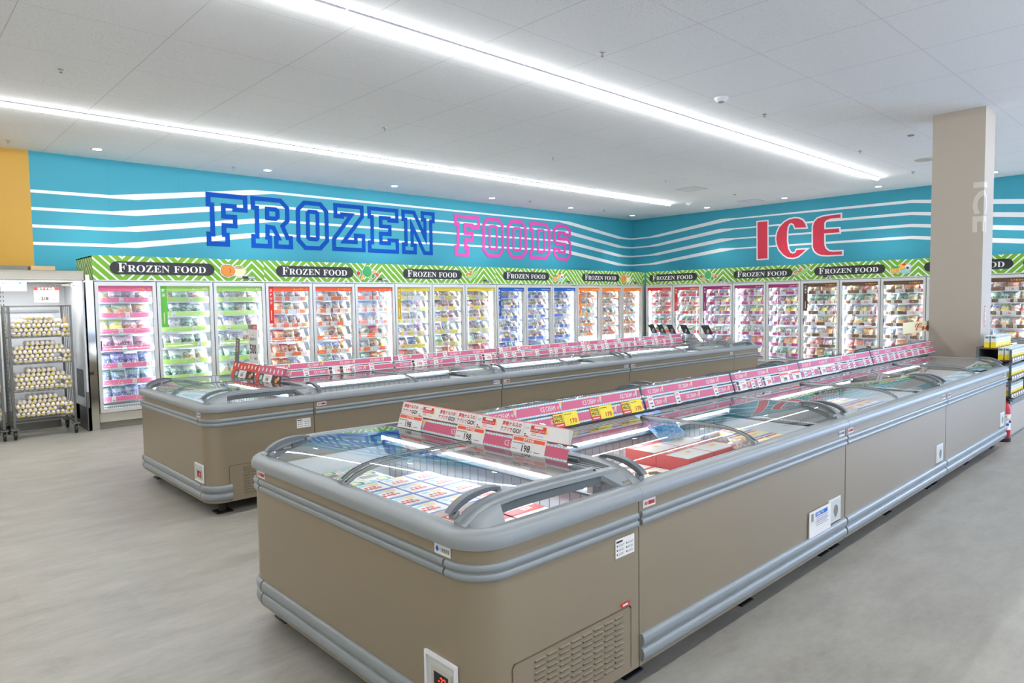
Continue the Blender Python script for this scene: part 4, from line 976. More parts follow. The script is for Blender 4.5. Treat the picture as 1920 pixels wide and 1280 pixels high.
# the app signs
def app_sign(n_half):
    def d(b):
        L = 1.27; b.box(-.0, -.034, .002, L, .036, .0035, 'paper')
        z = .0045
        b.rect(0, .031, L, .036, z-.0005, 'salmon'); b.rect(0, -.034, L, -.031, z-.0005, 'salmon')
        def slogan(x):
            b.text('原信ナルスの', x, .003, .022, z, 'red', off=.025, width=.128); b.text('アプリで', x-.006, -.024, .022, z, 'red', off=.02, width=.078); b.text('GO!', x+.077, -.024, .021, z, 'ink', off=.03, width=.052)
        def promo(x, q=True):
            b.rect(x, -.006, x+.095, .024, z, 'red'); b.rect(x+.022, .012, x+.075, .022, z+.0006, 'paper'); b.text('今すぐダウンロード!', x+.003, -.004, .012, z+.0006, 'paper', width=.086, off=.02)
            b.poly([[(x+.095, .022), (x+.11, -.006), (x+.095, -.006)]], z, 'gold')
            b.rect(x+.01, -.013, x+.04, -.010, z, 'salmon'); b.rect(x+.006, -.021, x+.04, -.017, z, 'salmon'); b.rect(x+.05, -.021, x+.085, -.019, z, 'greyink')
        def lotus(x):
            b.text('公式', x, .004, .012, z, 'greyink'); b.rect(x, -.03, x+.03, -.026, z, 'red'); b.rect(x+.002, -.022, x+.01, -.016, z, 'ink')
        slogan(.02); lotus(.165); promo(.195); slogan(.345); b.rect(.482, -.031, .4835, .031, z, 'greyink'); slogan(.50); b.rect(.635, -.031, .6365, .031, z, 'greyink'); lotus(.65); promo(.685); slogan(.83); b.rect(.975, -.031, .9765, .031, z, 'greyink'); lotus(.985); promo(1.02)
    return d
rl = ((-13.235, -8.27, 0), -PI/2)
card('app_sign', 'long white sign strip with red slogans on the near end chest rack', 'sign', on_rack(*rl, .0, 'upper'), app_sign(1))
def card198(b):
    z = .0045; b.box(0, -.034, .002, .215, .040, .0035, 'paper'); b.rect(.008, .020, .207, .036, z, 'orange'); b.rect(.07, .022, .145, .034, z+.0004, 'orange'); b.text('おすすめ品', .072, .0215, .013, z+.0008, 'paper', off=.03)
    b.text('198', .07, -.026, .031, z, 'ink', off=.02); b.text('円', .128, -.026, .009, z, 'ink'); b.rect(.008, .008, .085, .012, z, 'greyink'); b.rect(.012, -.018, .04, -.015, z, 'greyink'); b.rect(.15, -.022, .185, -.018, z, 'greyink')
for u, w in ((.0, 'left one of the three'), (.51, 'middle one of the three'), (.92, 'right one of the three')):
    card('price_card', 'orange-banded 198 price card under the app signs, ' + w, 'price card', on_rack(*rl, u, 'lower'), card198, 'orange-banded 198 price cards')
rm = ((-13.20, -8.93, 0), 0.)
def card178(b):
    z = .0045; b.box(0, -.036, .002, .20, .04, .0035, 'yel'); b.rect(0, -.036, .082, .04, z, 'red'); b.rect(.004, -.012, .078, .036, z+.0005, 'yel'); b.text('POWER', .008, .012, .018, z+.001, 'ink', off=.03, width=.066); b.text('PRICE', .008, -.008, .018, z+.001, 'ink', off=.03, width=.066)
    b.rect(.012, -.028, .07, -.022, z+.0005, 'paper'); b.text('178', .13, -.026, .026, z, 'red', off=.02, width=.055); b.rect(.09, .026, .15, .029, z, 'ink')
for u, w in ((.49, 'left one of the three'), (.80, 'middle one of the three'), (1.09, 'right one of the three')):
    card('price_card', 'yellow POWER PRICE card on the near rack, ' + w, 'price card', on_rack(*rm, u, 'lower'), card178, 'yellow POWER PRICE cards')
def card_small(b):
    z = .0045; b.box(0, -.036, .002, .055, .040, .0035, 'paper'); b.rect(.008, .018, .047, .034, z, 'salmon'); b.rect(.012, -.006, .044, .004, z, 'greyink'); b.rect(.02, -.026, .046, -.018, z, 'ink')
def card_wide(txt, c='red'):
    def d(b):
        z = .0045; b.box(0, -.036, .002, .15, .040, .0035, 'paper'); b.rect(.006, .012, .04, .036, z, 'ink'); b.rect(.008, -.03, .038, .006, z, 'brown'); b.text(txt, .075, -.02, .03, z, c, off=.02, width=.06); b.rect(.05, .022, .12, .026, z, 'greyink')
    return d
def card_band(b):
    z = .0045; b.box(0, -.036, .002, .16, .040, .0035, 'paper'); b.rect(.004, .022, .156, .038, z, 'orange'); b.text('298', .055, -.024, .028, z, 'ink', off=.02); b.rect(.01, .008, .06, .012, z, 'greyink')
rnd = random.Random(3)
for i, u in enumerate((1.36, 1.66, 2.14)):
    card('price_card', '%s small white price card after the yellow cards on the near rack' % ord3[i], 'price card', on_rack(*rm, u, 'lower'), card_small, 'small white cards on the near rack')
for i, u in enumerate((2.46, 2.86, 3.9)):
    card('price_card', 'white 298 card with dark square on the near rack, %s from the left' % ord3[i], 'price card', on_rack(*rm, u, 'lower'), card_wide('298'), 'wide 298 cards')
for i, u in enumerate((3.16, 3.38)):
    card('price_card', 'orange-banded 298 card on the near rack, %s from the left' % ord3[i], 'price card', on_rack(*rm, u, 'lower'), card_band, 'banded 298 cards')
for i, u in enumerate((2.68, 2.78, 3.6, 3.75, 4.2, 4.33, 4.55, 4.68, 4.95, 5.1, 5.3, 5.42, 5.62, 5.8, 5.95, 6.15, 6.4, 6.6, 6.85)):
    card('price_card', 'small white price card toward the column end of the near rack', 'price card', on_rack(*rm, u, 'lower'), card_small, 'small white cards at the column end')
rf = ((-12.75, -5.37, 0), 0.)
for i, u in enumerate((.36, .86, 1.08, 1.75, 1.9, 2.2, 2.5, 2.95, 3.1, 3.25, 3.5, 3.75, 3.85, 4.0, 4.4, 4.5, 4.65, 4.8, 4.9, 5.1, 5.25, 5.4, 5.55, 5.8, 6.0, 6.1, 6.3, 6.5)):
    card('price_card', 'small white price card on the lower rail of the far rack', 'price card', on_rack(*rf, u, 'lower'), card_small, 'small white cards, far rack lower rail')
for i, u in enumerate((1.45, 1.78, 2.05, 2.9, 3.2, 4.4, 4.9, 5.2, 5.7, 6.1, 6.5)):
    card('price_card', 'small white price card on the upper rail of the far rack', 'price card', on_rack(*rf, u, 'upper'), card_small, 'small white cards, far rack upper rail')
for i, u in enumerate((.62, .74, 1.6, 2.6)):
    card('price_card', 'red 198 price card on the lower rail of the far rack, %s from the left' % ordinal(i+1), 'price card', on_rack(*rf, u+.0, 'lower'), card_wide('198'), '198 cards on the far rack')
# strips on the left end rack of the far island
def redband(b):
    z = .0045; b.box(0, -.036, .002, 1.15, .036, .0035, 'red'); b.box(.6, -.036, .0035, 1.15, .036, .004, 'pink'); rn = random.Random(2)
    for k in range(14): b.poly([blob(.05+k*.08, rn.uniform(-.01, .01), .014, .02, 8, .12, k)], .006, 'paper')
re_ = ((-12.8, -4.72, 0), -PI/2)
card('promotion_strip', 'red strip with white figures on the far end rack', 'sign', on_rack(*re_, 0., 'upper'), redband)
def photo500(b):
    z = .0045; b.box(0, -.036, .002, .52, .036, .0035, 'ink'); b.rect(0, -.036, .07, .036, z, 'red'); b.rect(.07, -.036, .16, .036, z, 'brown'); b.rect(.09, -.02, .14, .02, z+.0005, 'aqua'); b.rect(.165, -.036, .34, .036, z, 'paper'); b.text('500', .22, -.022, .03, z+.001, 'ink', off=.03); b.rect(.21, .016, .3, .02, z+.001, 'greyink')
    b.poly([blob(.44, -.008, .03, .022, 10, .1, 3)], z+.001, 'tan'); b.poly([blob(.47, .012, .022, .018, 10, .1, 4)], z+.001, 'salmon')
for u, w in ((.02, 'left'), (.58, 'right')):
    card('picture_price_card', 'dark picture card with a 500 price on the far end rack, %s half' % w, 'price card', on_rack(*re_, u, 'lower'), photo500)
# tall 500 sign and dark picture card standing there
r = thing('price_board', 'tall white price board reading 500 standing at the left end of the far island', 'price board', (-12.77, -5.17, 1.04))
b = MB(M['paper']); b.box(-.006, -.10, 0, .0, .10, .37); b.M = frame((-.0065, .0, 0), (0, -1, 0), (0, 0, 1)); b.rect(-.1, .32, .1, .362, 0, 'red'); b.rect(-.1, .32, -.01, .362, .0006, 'greyink'); b.text('NEW', .015, .327, .026, .0012, 'paper', off=.02)
b.text('500', .0, .09, .09, .001, 'ink', off=.02, width=.14, align='c'); b.text('円', .075, .09, .02, .001, 'ink'); b.text('税込', -.07, .045, .018, .001, 'greyink'); b.text('540', .02, .035, .028, .001, 'ink'); b.text('国産餃子', -.06, .215, .028, .001, 'ink', width=.13); b.rect(-.03, .265, .03, .27, .001, 'greyink'); b.build('board', r)
b = MB(M['acrylic']); b.box(-.0, -.1, -.02, .004, .1, .37); b.box(-.01, -.1, -.024, .06, .1, -.02); b.build('holder', r)
r = thing('picture_card', 'narrow dark picture card leaning beside the 500 price board', 'sign', (-12.79, -4.81, 1.035)); r.rotation_euler = (math.radians(11), 0, 0)
b = MB(M['dgrey']); b.box(-.004, -.045, 0, .0, .045, .24); b.M = frame((-.0045, 0, 0), (0, -1, 0), (0, 0, 1))
for k, z in enumerate((.21, .175, .14, .115)): b.poly([blob(.0, z, .022, .014, 10, .1, k)], .0005, 'cardboard')
b.build('card', r)
# black boards over the right end rack of the far island
for i, (y, wd) in enumerate(((-4.85, .11), (-5.02, .11), (-5.21, .11), (-5.47, .12), (-5.86, .14))):
    r = thing('black_price_board', '%s small black price board from the left, standing on the far end rack' % ordinal(i+1), 'price board', (-5.92, y, 1.03), 0, 'small black price boards')
    b = MB(M['black']); b.add([(0, -wd/2, 0), (0, wd/2, 0), (.0, wd/2+.08, .14), (.0, -wd/2+.08, .14), (.006, -wd/2, 0), (.006, wd/2, 0), (.006, wd/2+.08, .14), (.006, -wd/2+.08, .14)], [(0, 1, 2, 3), (7, 6, 5, 4), (0, 4, 5, 1), (1, 5, 6, 2), (2, 6, 7, 3), (3, 7, 4, 0)], 0)
    b.M = frame((-.002, 0.02, 0), (0, -1, .0), (0, 0, 1)); b.add([(.018*math.cos(a)-.0, .05+.022*math.sin(a), .002) for a in [k*PI/6 for k in range(12)]] + [(.012*math.cos(a)-.0, .05+.016*math.sin(a), .002) for a in [k*PI/6 for k in range(12)]], [(k, (k+1) % 12, 12+(k+1) % 12, 12+k) for k in range(12)], 'paper'); b.rect(-.03, .015, .03, .022, .002, 'greyink')
    b.build('board', r)
# cream script sign by the column
r = thing('script_sign', 'cream sign with red script lettering half hidden by the column', 'sign', (-6.74, -8.832, 1.045))
b = MB(M['cardboard_cream']); b.box(0, -.004, .10, 1.6, .004, .228); b.M = frame((0, -.0045, 0), (1, 0, 0), (0, 0, 1)); b.text('𝒢𝓇𝒶𝓃𝒹', .40, .118, .092, .001, 'red', off=.02, width=1.1); b.build('board', r)
b = MB(M['acrylic']); b.box(.10, -.003, -.01, .16, .003, .10); b.box(.5, -.003, -.01, .56, .003, .10); b.build('holder', r)

# ------------------------------------------------------------------ goods in the chests
def pack_box(name, label, cat, group, M4, w, d, h, top, side, deco):
    b = MB(side); b.box(0, 0, 0, w, d, h, side); b.M = Matrix.Translation((0, 0, h)); b.rect(.0, .0, w, d, .0006, top); deco(b, w, d); b.M = frame((0, 0, 0), (1, 0, 0), (0, 0, 1)); b.rect(.1*w, .2*h, .45*w, .8*h, .001, 'paper'); b.rect(.55*w, .25*h, .9*w, .75*h, .001, 'gold')
    o = b.build(name); o.matrix_world = M4; tag(o, label, cat, group); return o
def deco_blue(b, w, d):
    b.rect(0, 0, w, d*.06, .001, 'blue'); b.rect(0, d*.94, w, d, .001, 'blue'); b.rect(w*.94, 0, w, d, .001, 'blue')
    for k in range(4): b.poly([blob(w*(.3+.15*k), d*.68, .010, .013, 9, .2, k)], .0012, 'red')
    for k in range(3): b.poly([blob(w*(.38+.15*k), d*.5, .009, .010, 9, .2, k+7)], .0012, 'red')
    b.poly([[(w*.08, d*.12), (w*.5, d*.1), (w*.42, d*.38), (w*.15, d*.4)]], .0011, mat('wafer_ink', (240, 212, 160), .6)); b.poly([blob(w*.7, d*.25, .022, .012)], .0013, 'aqua')
def deco_red(b, w, d):
    b.rect(0, d*.72, w, d, .001, 'red'); b.rect(0, 0, w, .008, .001, 'red'); b.rect(w-.008, 0, w, d, .001, 'red'); b.text('ICE', w*.25, d*.78, d*.14, .0015, 'paper', off=.03); b.poly([blob(w*.5, d*.45, w*.22, d*.14, 14, .1)], .0012, 'cardboard_cream'); b.poly([blob(w*.6, d*.5, w*.1, d*.06, 10, .1)], .0014, 'salmon')
def deco_green(b, w, d):
    b.poly([blob(w*.3, d*.3, w*.25, d*.22, 12, .12, 3)], .001, 'green'); b.poly([blob(w*.35, d*.3, w*.16, d*.15, 12, .12, 4)], .0015, 'cardboard_cream')
    for k in range(3): b.rect(w*.2, d*(.6+.12*k), w*.9, d*(.66+.12*k), .001, 'ink')
    b.poly([blob(w*.75, d*.35, w*.14, d*.14, 12, .12, 5)], .0012, 'aqua')
def deco_choc(b, w, d):
    b.poly([blob(w*.4, d*.5, w*.34, d*.34, 14, .1, 2)], .001, 'cardboard_cream'); b.poly([blob(w*.45, d*.5, w*.2, d*.2, 14, .2, 6)], .0013, 'brown'); b.rect(0, 0, w, .006, .0012, 'red'); b.rect(0, d-.008, w, d, .0012, 'red')
def deco_cream(b, w, d):
    b.rect(0, 0, w, .008, .001, 'dblue_') if 0 else b.rect(0, 0, w, .008, .001, 'blue'); b.rect(0, d-.01, w, d, .001, 'blue'); b.rect(.01, d*.7, w-.01, d*.84, .001, 'red'); b.rect(w*.1, d*.3, w*.6, d*.5, .001, 'gold'); b.rect(0, 0, .006, d, .001, 'blue')
ME = Matrix.Translation((XN, YN1, 0)) @ Matrix.Rotation(-PI/2, 4, 'Z')
def grid(Mx, u0, v0, nu, nv, w, d, z, h, fn, name, label, cat, group, top='paper', side='paper', drop=0, gap=.004, rot=False):
    for i in range(nu):
        for j_ in range(nv):
            rr = random.Random(i*7+j_*13+int(u0*100))
            m4 = Mx @ Matrix.Translation((u0+i*(w+gap), v0+j_*(d+gap), z-h+rr.uniform(-drop, drop))) @ Matrix.Rotation(rr.uniform(-.015, .015), 4, 'Z')
            if rot: m4 = m4 @ Matrix.Translation((0, d, 0)) @ Matrix.Rotation(-PI/2, 4, 'Z')
            pack_box(name, label, cat, group, m4, d if rot else w, w if rot else d, h, top, side, fn)
grid(ME, .60, .08, 4, 4, .145, .145, .735, .05, deco_blue, 'ice_cream_box', 'blue-edged white ice cream box in the middle of the near end chest', 'ice cream box', 'blue-edged boxes in the near end chest', rot=True)
grid(ME, .60, .08, 4, 4, .145, .145, .682, .3, deco_blue, 'ice_cream_carton', 'blue-edged carton under the top layer of the near end chest', 'ice cream box', 'under-layer cartons of the near end chest', side='blue', rot=True)
grid(ME, 1.225, .10, 2, 3, .19, .19, .72, .06, deco_red, 'ice_cream_box', 'red and white ice cream box behind the side window of the near end chest', 'ice cream box', 'red boxes in the near end chest', side='red', rot=True)
grid(ME, .09, .12, 3, 3, .14, .15, .69, .07, deco_green, 'ice_cream_box', 'white and green ice cream box at the left of the near end chest', 'ice cream box', 'green boxes in the near end chest', rot=True)
def row_m(x, y): return Matrix.Translation((x, y, 0))
Mr = row_m(GX[0], YN0)
grid(Mr, .80, .27, 2, 2, .24, .20, .77, .12, deco_red, 'ice_cream_box', 'red ice cream box, upper layer of the first long chest', 'ice cream box', 'red boxes in the first long chest', side='red')
grid(Mr, .40, .15, 2, 3, .19, .16, .70, .06, deco_choc, 'ice_cream_box', 'ice cream box with a chocolate picture at the left of the first long chest', 'ice cream box', 'chocolate boxes in the first long chest', side='red')
grid(Mr, .80, .09, 3, 1, .19, .16, .70, .06, deco_choc, 'ice_cream_box', 'chocolate-picture box in front of the red boxes of the first long chest', 'ice cream box', 'front boxes in the first long chest', side='red')
grid(Mr, .08, .2, 2, 3, .14, .16, .60, .06, deco_green, 'ice_cream_box', 'pale ice cream box at the left end of the first long chest', 'ice cream box', 'pale boxes in the first long chest')
grid(Mr, 1.42, .10, 3, 4, .17, .14, .73, .08, deco_cream, 'ice_cream_box', 'blue and red banded box at the right of the first long chest', 'ice cream box', 'cream boxes in the first long chest', top='cardboard_cream')
def soft_bag(label, x, y, z, w, h, kind, name='ice_cream_bag', tilt=1.35, rz=0.):
    o = bpy.data.objects.new(name, BM_[int(abs(x*10)) % 5]); COL.objects.link(o); o.material_slots[0].link = 'OBJECT'; o.material_slots[0].material = kind
    o.matrix_world = Matrix.Translation((x, y, z)) @ Matrix.Rotation(rz, 4, 'Z') @ Matrix.Rotation(PI/2-tilt, 4, 'X') @ Matrix.Diagonal((w, h, .18, 1)); tag(o, label, 'ice cream bag'); return o
m_bluebag = bag_mat('bag_bright_blue', (20, 160, 225), (30, 150, 215), (120, 205, 240), (240, 245, 250))
soft_bag('bright blue crinkled bag on the red boxes in the first long chest', GX[0]+1.18, YN0+.60, .775, .26, .24, m_bluebag, tilt=1.0)
soft_bag('orange-brown bag right of the bright blue bag in the first long chest', GX[0]+1.34, YN0+.36, .735, .16, .18, BAG['fry3'][1])
soft_bag('golden-brown bag at the end of the red boxes in the first long chest', GX[0]+1.34, YN0+.18, .735, .16, .16, BAG['dgold'][1], rz=.3)
M2 = row_m(GX[1], YN0)
grid(M2, .15, .12, 3, 3, .2, .18, .56, .05, deco_cream, 'ice_cream_box', 'cream ice cream box with blue bands at the left of the second long chest', 'ice cream box', 'cream boxes in the second long chest', top='cardboard_cream')
grid(M2, 1.0, .12, 3, 3, .17, .17, .75, .10, deco_cream, 'ice_cream_box', 'white ice cream box stacked high in the second long chest', 'ice cream box', 'white boxes in the second long chest')
M3 = row_m(GX[2], YN0)
grid(M3, .1, .35, 3, 2, .17, .17, .60, .09, deco_cream, 'ice_cream_box', 'white ice cream box at the left of the third long chest', 'ice cream box', 'white boxes in the third long chest', side='paper')
grid(M3, 1.0, .2, 4, 3, .2, .17, .5, .06, deco_green, 'ice_cream_box', 'pale box at the right of the third long chest', 'ice cream box', 'pale boxes in the third long chest')
MF = Matrix.Translation((XF, YF1, 0)) @ Matrix.Rotation(-PI/2, 4, 'Z')
grid(MF, .9, .15, 4, 3, .17, .17, .60, .05, deco_red, 'ice_cream_box', 'pink and white box in the left end chest of the far island', 'ice cream box', 'boxes in the far end chest', rot=True)
grid(MF, .15, .15, 4, 3, .16, .17, .52, .05, deco_green, 'ice_cream_box', 'pale green box in the left end chest of the far island', 'ice cream box', 'green boxes in the far end chest', rot=True)
for k in range(3):
    grid(row_m(HX[k], YF0), .15, .15, 8, 2, .22, .22, .48, .06, deco_cream if k % 2 else deco_choc, 'ice_cream_box', 'box low in the %s long chest of the far island' % ord3[k], 'ice cream box', 'boxes in the %s far chest' % ord3[k])

# ------------------------------------------------------------------ egg case and trolleys
r = thing('open_display_case', 'open white refrigerated display case behind the egg trolleys', 'display case', (-17.5, -.6, 0))
X1 = 4.14
b = MB(M['liner']); b.box(0, .3, 0, X1, .36, 1.95); b.box(0, -.3, 1.93, X1, .36, 1.95, 'liner')
for k in range(6):
    xx = X1-.74-k*.95
    for q in range(28): b.box(xx, .296, .3+q*.055, xx+.008, .3, .325+q*.055, 'dgrey'); b.box(xx+.03, .296, .3+q*.055, xx+.038, .3, .325+q*.055, 'dgrey')
b.box(X1-3.9, .28, 1.53, X1-.1, .3, 1.56, 'alu'); b.build('back_panel', r)
b = MB(M['cream']); pr = [(-.80, 1.93)] + [(-.80+.01*math.sin(a)-.012, 1.99-.06*math.cos(a)) for a in [k*PI/6 for k in range(7)]] + [(.3, 2.06), (.3, 1.92)]
b.extr([(y, z) for y, z in pr], 0, X1, 0, False); b.box(0, -.81, 1.922, X1, -.79, 1.935, 'dgrey'); b.build('canopy', r)
b = MB(M['lightwhite']); b.box(.0, -.70, 1.924, X1, -.3, 1.929, mat('canopy_led', (255, 255, 255), .5, emit=7)); b.build('canopy_light', r)
b = MB(M['liner']); b.box(X1-.02, -.30, .1, X1, .36, 1.92); b.box(X1-.02, -.78, .3, X1, -.3, 1.92); b.box(X1-.03, -.8, 0, X1, -.75, .5, 'steel'); b.box(X1-.02, -.8, 0, X1, -.0, .3, 'steel')
for k in range(8): b.box(X1-.025, -.62+k*.05, .42, X1-.02, -.60+k*.05, .78, 'dgrey')
b.build('side_panel', r)
b = MB(M['steel']); b.box(0, -.1, .0, X1-.2, .3, .22); b.box(0, -.12, .10, X1-.2, -.1, .24, 'alu'); b.build('base_duct', r)
def sgn(name, label, loc, w, h, draw):
    b = MB(M['paper']); b.M = frame((0, 0, 0), (1, 0, 0), (0, 0, 1)); b.box(0, 0, 0, w, h, .002, 'paper'); b.M = frame((0, -.0025, 0), (1, 0, 0), (0, 0, 1)); draw(b)
    o = b.build(name); o.location = loc; tag(o, label, 'sign'); return o
def d218(b):
    b.rect(0, .155, .265, .195, .0, 'salmon'); b.rect(0, .155, .265, .195, .0002, 'red'); b.text('おすすめ品', .04, .160, .03, .0008, 'paper', off=.03, width=.18); b.text('こっこたまご', .07, .108, .02, .0005, 'greyink', width=.14); b.text('218', .072, .03, .042, .0005, 'ink', off=.03, width=.078); b.rect(.19, .035, .235, .04, .0005, 'greyink'); b.rect(.05, .035, .06, .045, .0005, 'greyink')
sgn('price_sign', 'white 218 price sign with a red recommendation band above the egg trolley', (-13.85, -1.12, 1.655), .265, .195, d218)
def dblue_(b): b.rect(.02, .09, .21, .11, 0, 'blue'); b.text('冷蔵設備管理', .03, .093, .013, .0006, 'paper', width=.15); b.rect(.02, .06, .15, .075, 0, 'aqua'); b.rect(.0, 0, .24, .002, 0, 'greyink')
sgn('notice_sheet', 'white notice sheet with a blue heading hanging in the egg case', (-14.18, -1.1, 1.80), .26, .13, dblue_)
r = thing('tag_rail', 'grey label rail under the canopy right of the 218 price sign', 'label rail', (-13.62, -1.1, 1.865))
b = MB(M['kick']); b.box(0, -.01, 0, .16, 0, .022); b.box(0, -.012, .004, .07, -.01, .018, 'ink'); b.box(.17, -.006, -.012, .25, -.001, .03, 'paper'); b.box(.19, -.0075, .0, .22, -.006, .01, 'ink'); b.build('rail', r)
for i, (x, w, dd) in enumerate(((-14.6, .72, .0), (-13.85, .26, .0))):
    b = MB(M['cardboard']); b.bbox(x, -1.0, 2.061, x+w, -.7, 2.12, .005, 'kick' if i == 0 else 'cardboard'); tag(b.build('flat_box'), ('long grey' if i == 0 else 'short tan')+' flat box lying on top of the egg case', 'box')

def trolley(x0, x1, yf, yb, label, cols, shelfz):
    r = thing('egg_trolley', label, 'trolley', ((x0+x1)/2, (yf+yb)/2, 0)); ox, oy = (x0+x1)/2, (yf+yb)/2
    T = Matrix.Translation((-ox, -oy, 0))
    for (x, y) in ((x0, yf), (x1, yf), (x0, yb), (x1, yb)):
        b = MB(M['steel']); b.M = T; b.box(x-.012, y-.012, .14, x+.012, y+.012, 1.62); b.build('post', r)
        b = MB(M['black']); b.M = T; b.cyl((x-.012, y, .055), (x+.012, y, .055), .052, 0, 20); w = b.build('wheel', r)
        b = MB(M['steel']); b.M = T; b.box(x-.022, y-.02, .05, x-.016, y+.02, .12); b.box(x+.016, y-.02, .05, x+.022, y+.02, .12); b.box(x-.04, y-.04, .12, x+.04, y+.04, .135); b.cyl((x-.014, y, .055), (x+.014, y, .055), .022, 0, 12); b.build('caster_fork', w)
    b = MB(M['steel']); b.M = T
    for x in (x0, x1):
        for z in (.14, 1.60): b.box(x-.01, yf, z, x+.01, yb, z+.02)
        for k in range(5): b.cyl((x, yf+(yb-yf)*(k+.5)/5, .15), (x, yf+(yb-yf)*(k+.5)/5, 1.6), .004, 0, 5)
    b.box(x0, yb-.01, 1.6, x1, yb+.01, 1.62); b.box(x0, yb-.01, .14, x1, yb+.01, .16); b.build('side_frame', r)
    for z in shelfz:
        b = MB(M['steel']); b.M = T
        b.box(x0, yf-.005, z-.02, x1, yf+.005, z-.012); b.box(x0, yf-.006, z+.03, x1, yf-.002, z+.034)
        for k in range(13): x = x0+(x1-x0)*k/12; b.cyl((x, yf-.004, z-.016), (x, yf-.004, z+.032), .0018, 0, 4)
        for k in range(13): x = x0+(x1-x0)*k/12; b.cyl((x, yf, z-.016), (x, yb, z-.016), .0025, 0, 4)
        for k in range(4): y = yf+(yb-yf)*k/3; b.cyl((x0, y, z-.018), (x1, y, z-.018), .003, 0, 4)
        b.box(x0, yf+.1, z-.012, x0+.006, yb, z+.06, 'cardboard') if 0 else None
        b.build('wire_shelf', r)
    b = MB(M['cardboard']); b.M = T; b.box(x1-.03, yf+.12, 1.30, x1-.014, yf+.3, 1.47); b.build('cardboard_sheet', r)
    return r
# egg pack: two eggs across, five deep
def egg_profile(r, n=7):
    out = []
    for k in range(n+1):
        a = -PI/2+PI*k/n; rr = math.cos(a)*r*(1-.10*math.sin(a)); out.append((max(rr, .0004), math.sin(a)*r*1.22))
    return out
def egg_into(b, x, y, z):
    b.lathe([(rr, z+zz) for rr, zz in egg_profile(.0245)], 'egg', 10, (x, y))
eb = MB(M['egg'])
for k in range(1): egg_into(eb, 0, 0, 0)
fr_e = eb.build('egg'); 
pk = thing('egg_pack', 'pack', 'egg pack', (0, 0, 0))
fr_e.parent = pk; fr_e.location = (-.026, .03, .032)
e2 = fr_e.copy(); COL.objects.link(e2); e2.location = (.026, .03, .032)
b = MB(M['egg'])
for j_ in range(1, 5):
    for sx in (-.026, .026): egg_into(b, sx, .03+.05*j_, .032)
o = b.build('rear_eggs', pk)
b = MB(M['film']); P = []
prof = [(-.056, .002), (-.058, .022), (-.052, .045), (-.036, .062), (-.014, .066), (0, .054), (.014, .066), (.036, .062), (.052, .045), (.058, .022), (.056, .002)]
for y in (.002, .256): P += [(x, y, z) for x, z in prof]
n = len(prof); b.add(P, [(i, i+1, n+i+1, n+i) for i in range(n-1)] + [(n-1, 0, n, 2*n-1)], 0, True); b.build('clear_tray', pk)
b = MB(M['yel']); b.add([(-.017, .001, .016), (.017, .001, .016), (.016, .001, .031), (-.016, .001, .031)], [(0, 1, 2, 3)], 'yel'); b.add([(-.009, .0004, .022), (.009, .0004, .022), (.009, .0004, .024), (-.009, .0004, .024)], [(0, 1, 2, 3)], 'green'); b.build('yellow_label', pk)
first_pack = [pk]
def place_pack(x, y, z, label, group, rz=0.):
    if first_pack: o = first_pack.pop()
    else: o = clone(pk)
    o.location = (x, y, z); o.rotation_euler = (0, 0, rz); o['label'] = label; o['group'] = group
TX0, TX1, TYF, TYB = -14.155, -13.525, -1.405, -.88
SZ = [.262, .592, .925, 1.245]
trolley(TX0, TX1, TYF, TYB, 'steel wheeled trolley stacked with egg packs, whole in view', 6, SZ)
trolley(-14.89, -14.26, TYF, TYB, 'steel wheeled trolley of egg packs cut off by the left edge', 6, SZ)
for tx0, tw, cnt in ((TX0, 'right-hand egg trolley', 6), (-14.89, 'egg trolley cut by the left edge', 6)):
    for s_, z in enumerate(SZ):
        gr = 'egg packs on the %s shelf from the bottom of the %s' % (ordinal(s_+1), tw); lb = 'pack of white eggs, %s shelf up on the %s' % (ordinal(s_+1), tw)
        vis = range(6) if tx0 == TX0 else range(3, 6)
        pitch = (TX1-TX0-.06)/5.55; dz = .0515
        for row in range(5):
            for c_ in vis:
                xc = tx0+.07+c_*pitch*1.0
                if row % 2 == 1: xc += .022
                if row == 1 and c_ == 4: continue
                if row == 4 and c_ in (0, 4, 5): continue
                if row == 4: xc += .03
                if c_ == 5: xc -= .012
                zz = z-.008+row*dz-(.012 if c_ == 5 else 0)
                if row == 3 and c_ == 5: continue
                place_pack(xc, TYF+.012+.012*(row % 2)+row*.004, zz, lb, gr, rnd.uniform(-.03, .03))

# ------------------------------------------------------------------ juice rack, fire extinguisher
r = thing('wire_display_rack', 'dark display rack of juice cartons in front of the column', 'display rack', (-6.3, -9.78, 0))
b = MB(M['kick']); b.box(.0, .02, .0, .03, .34, .42, 'brown'); b.box(0, .0, .0, .95, .02, .42, 'steel'); b.box(.03, -.003, .03, .92, .0, .36, 'column'); b.build('base_panel', r)
b = MB(M['dgrey']); b.box(.0, .30, .0, .95, .33, 1.0); b.box(.93, .0, .0, .95, .33, .98); b.box(0, 0, .42, .02, .02, .98); b.build('side_frame', r)
for k, z in enumerate((.46, .66, .86)):
    b = MB(M['brown']); b.box(0, 0, z-.012, .95, .3, z); b.box(0, -.006, z-.03, .95, 0, z+.03, 'brown')
    for q in range(8): b.box(.02+q*.115, -.009, z-.024, .09+q*.115, -.006, z+.02, 'paper'); b.box(.03+q*.115, -.010, z-.018, .06+q*.115, -.009, z-.004, 'ink')
    b.build('shelf', r)
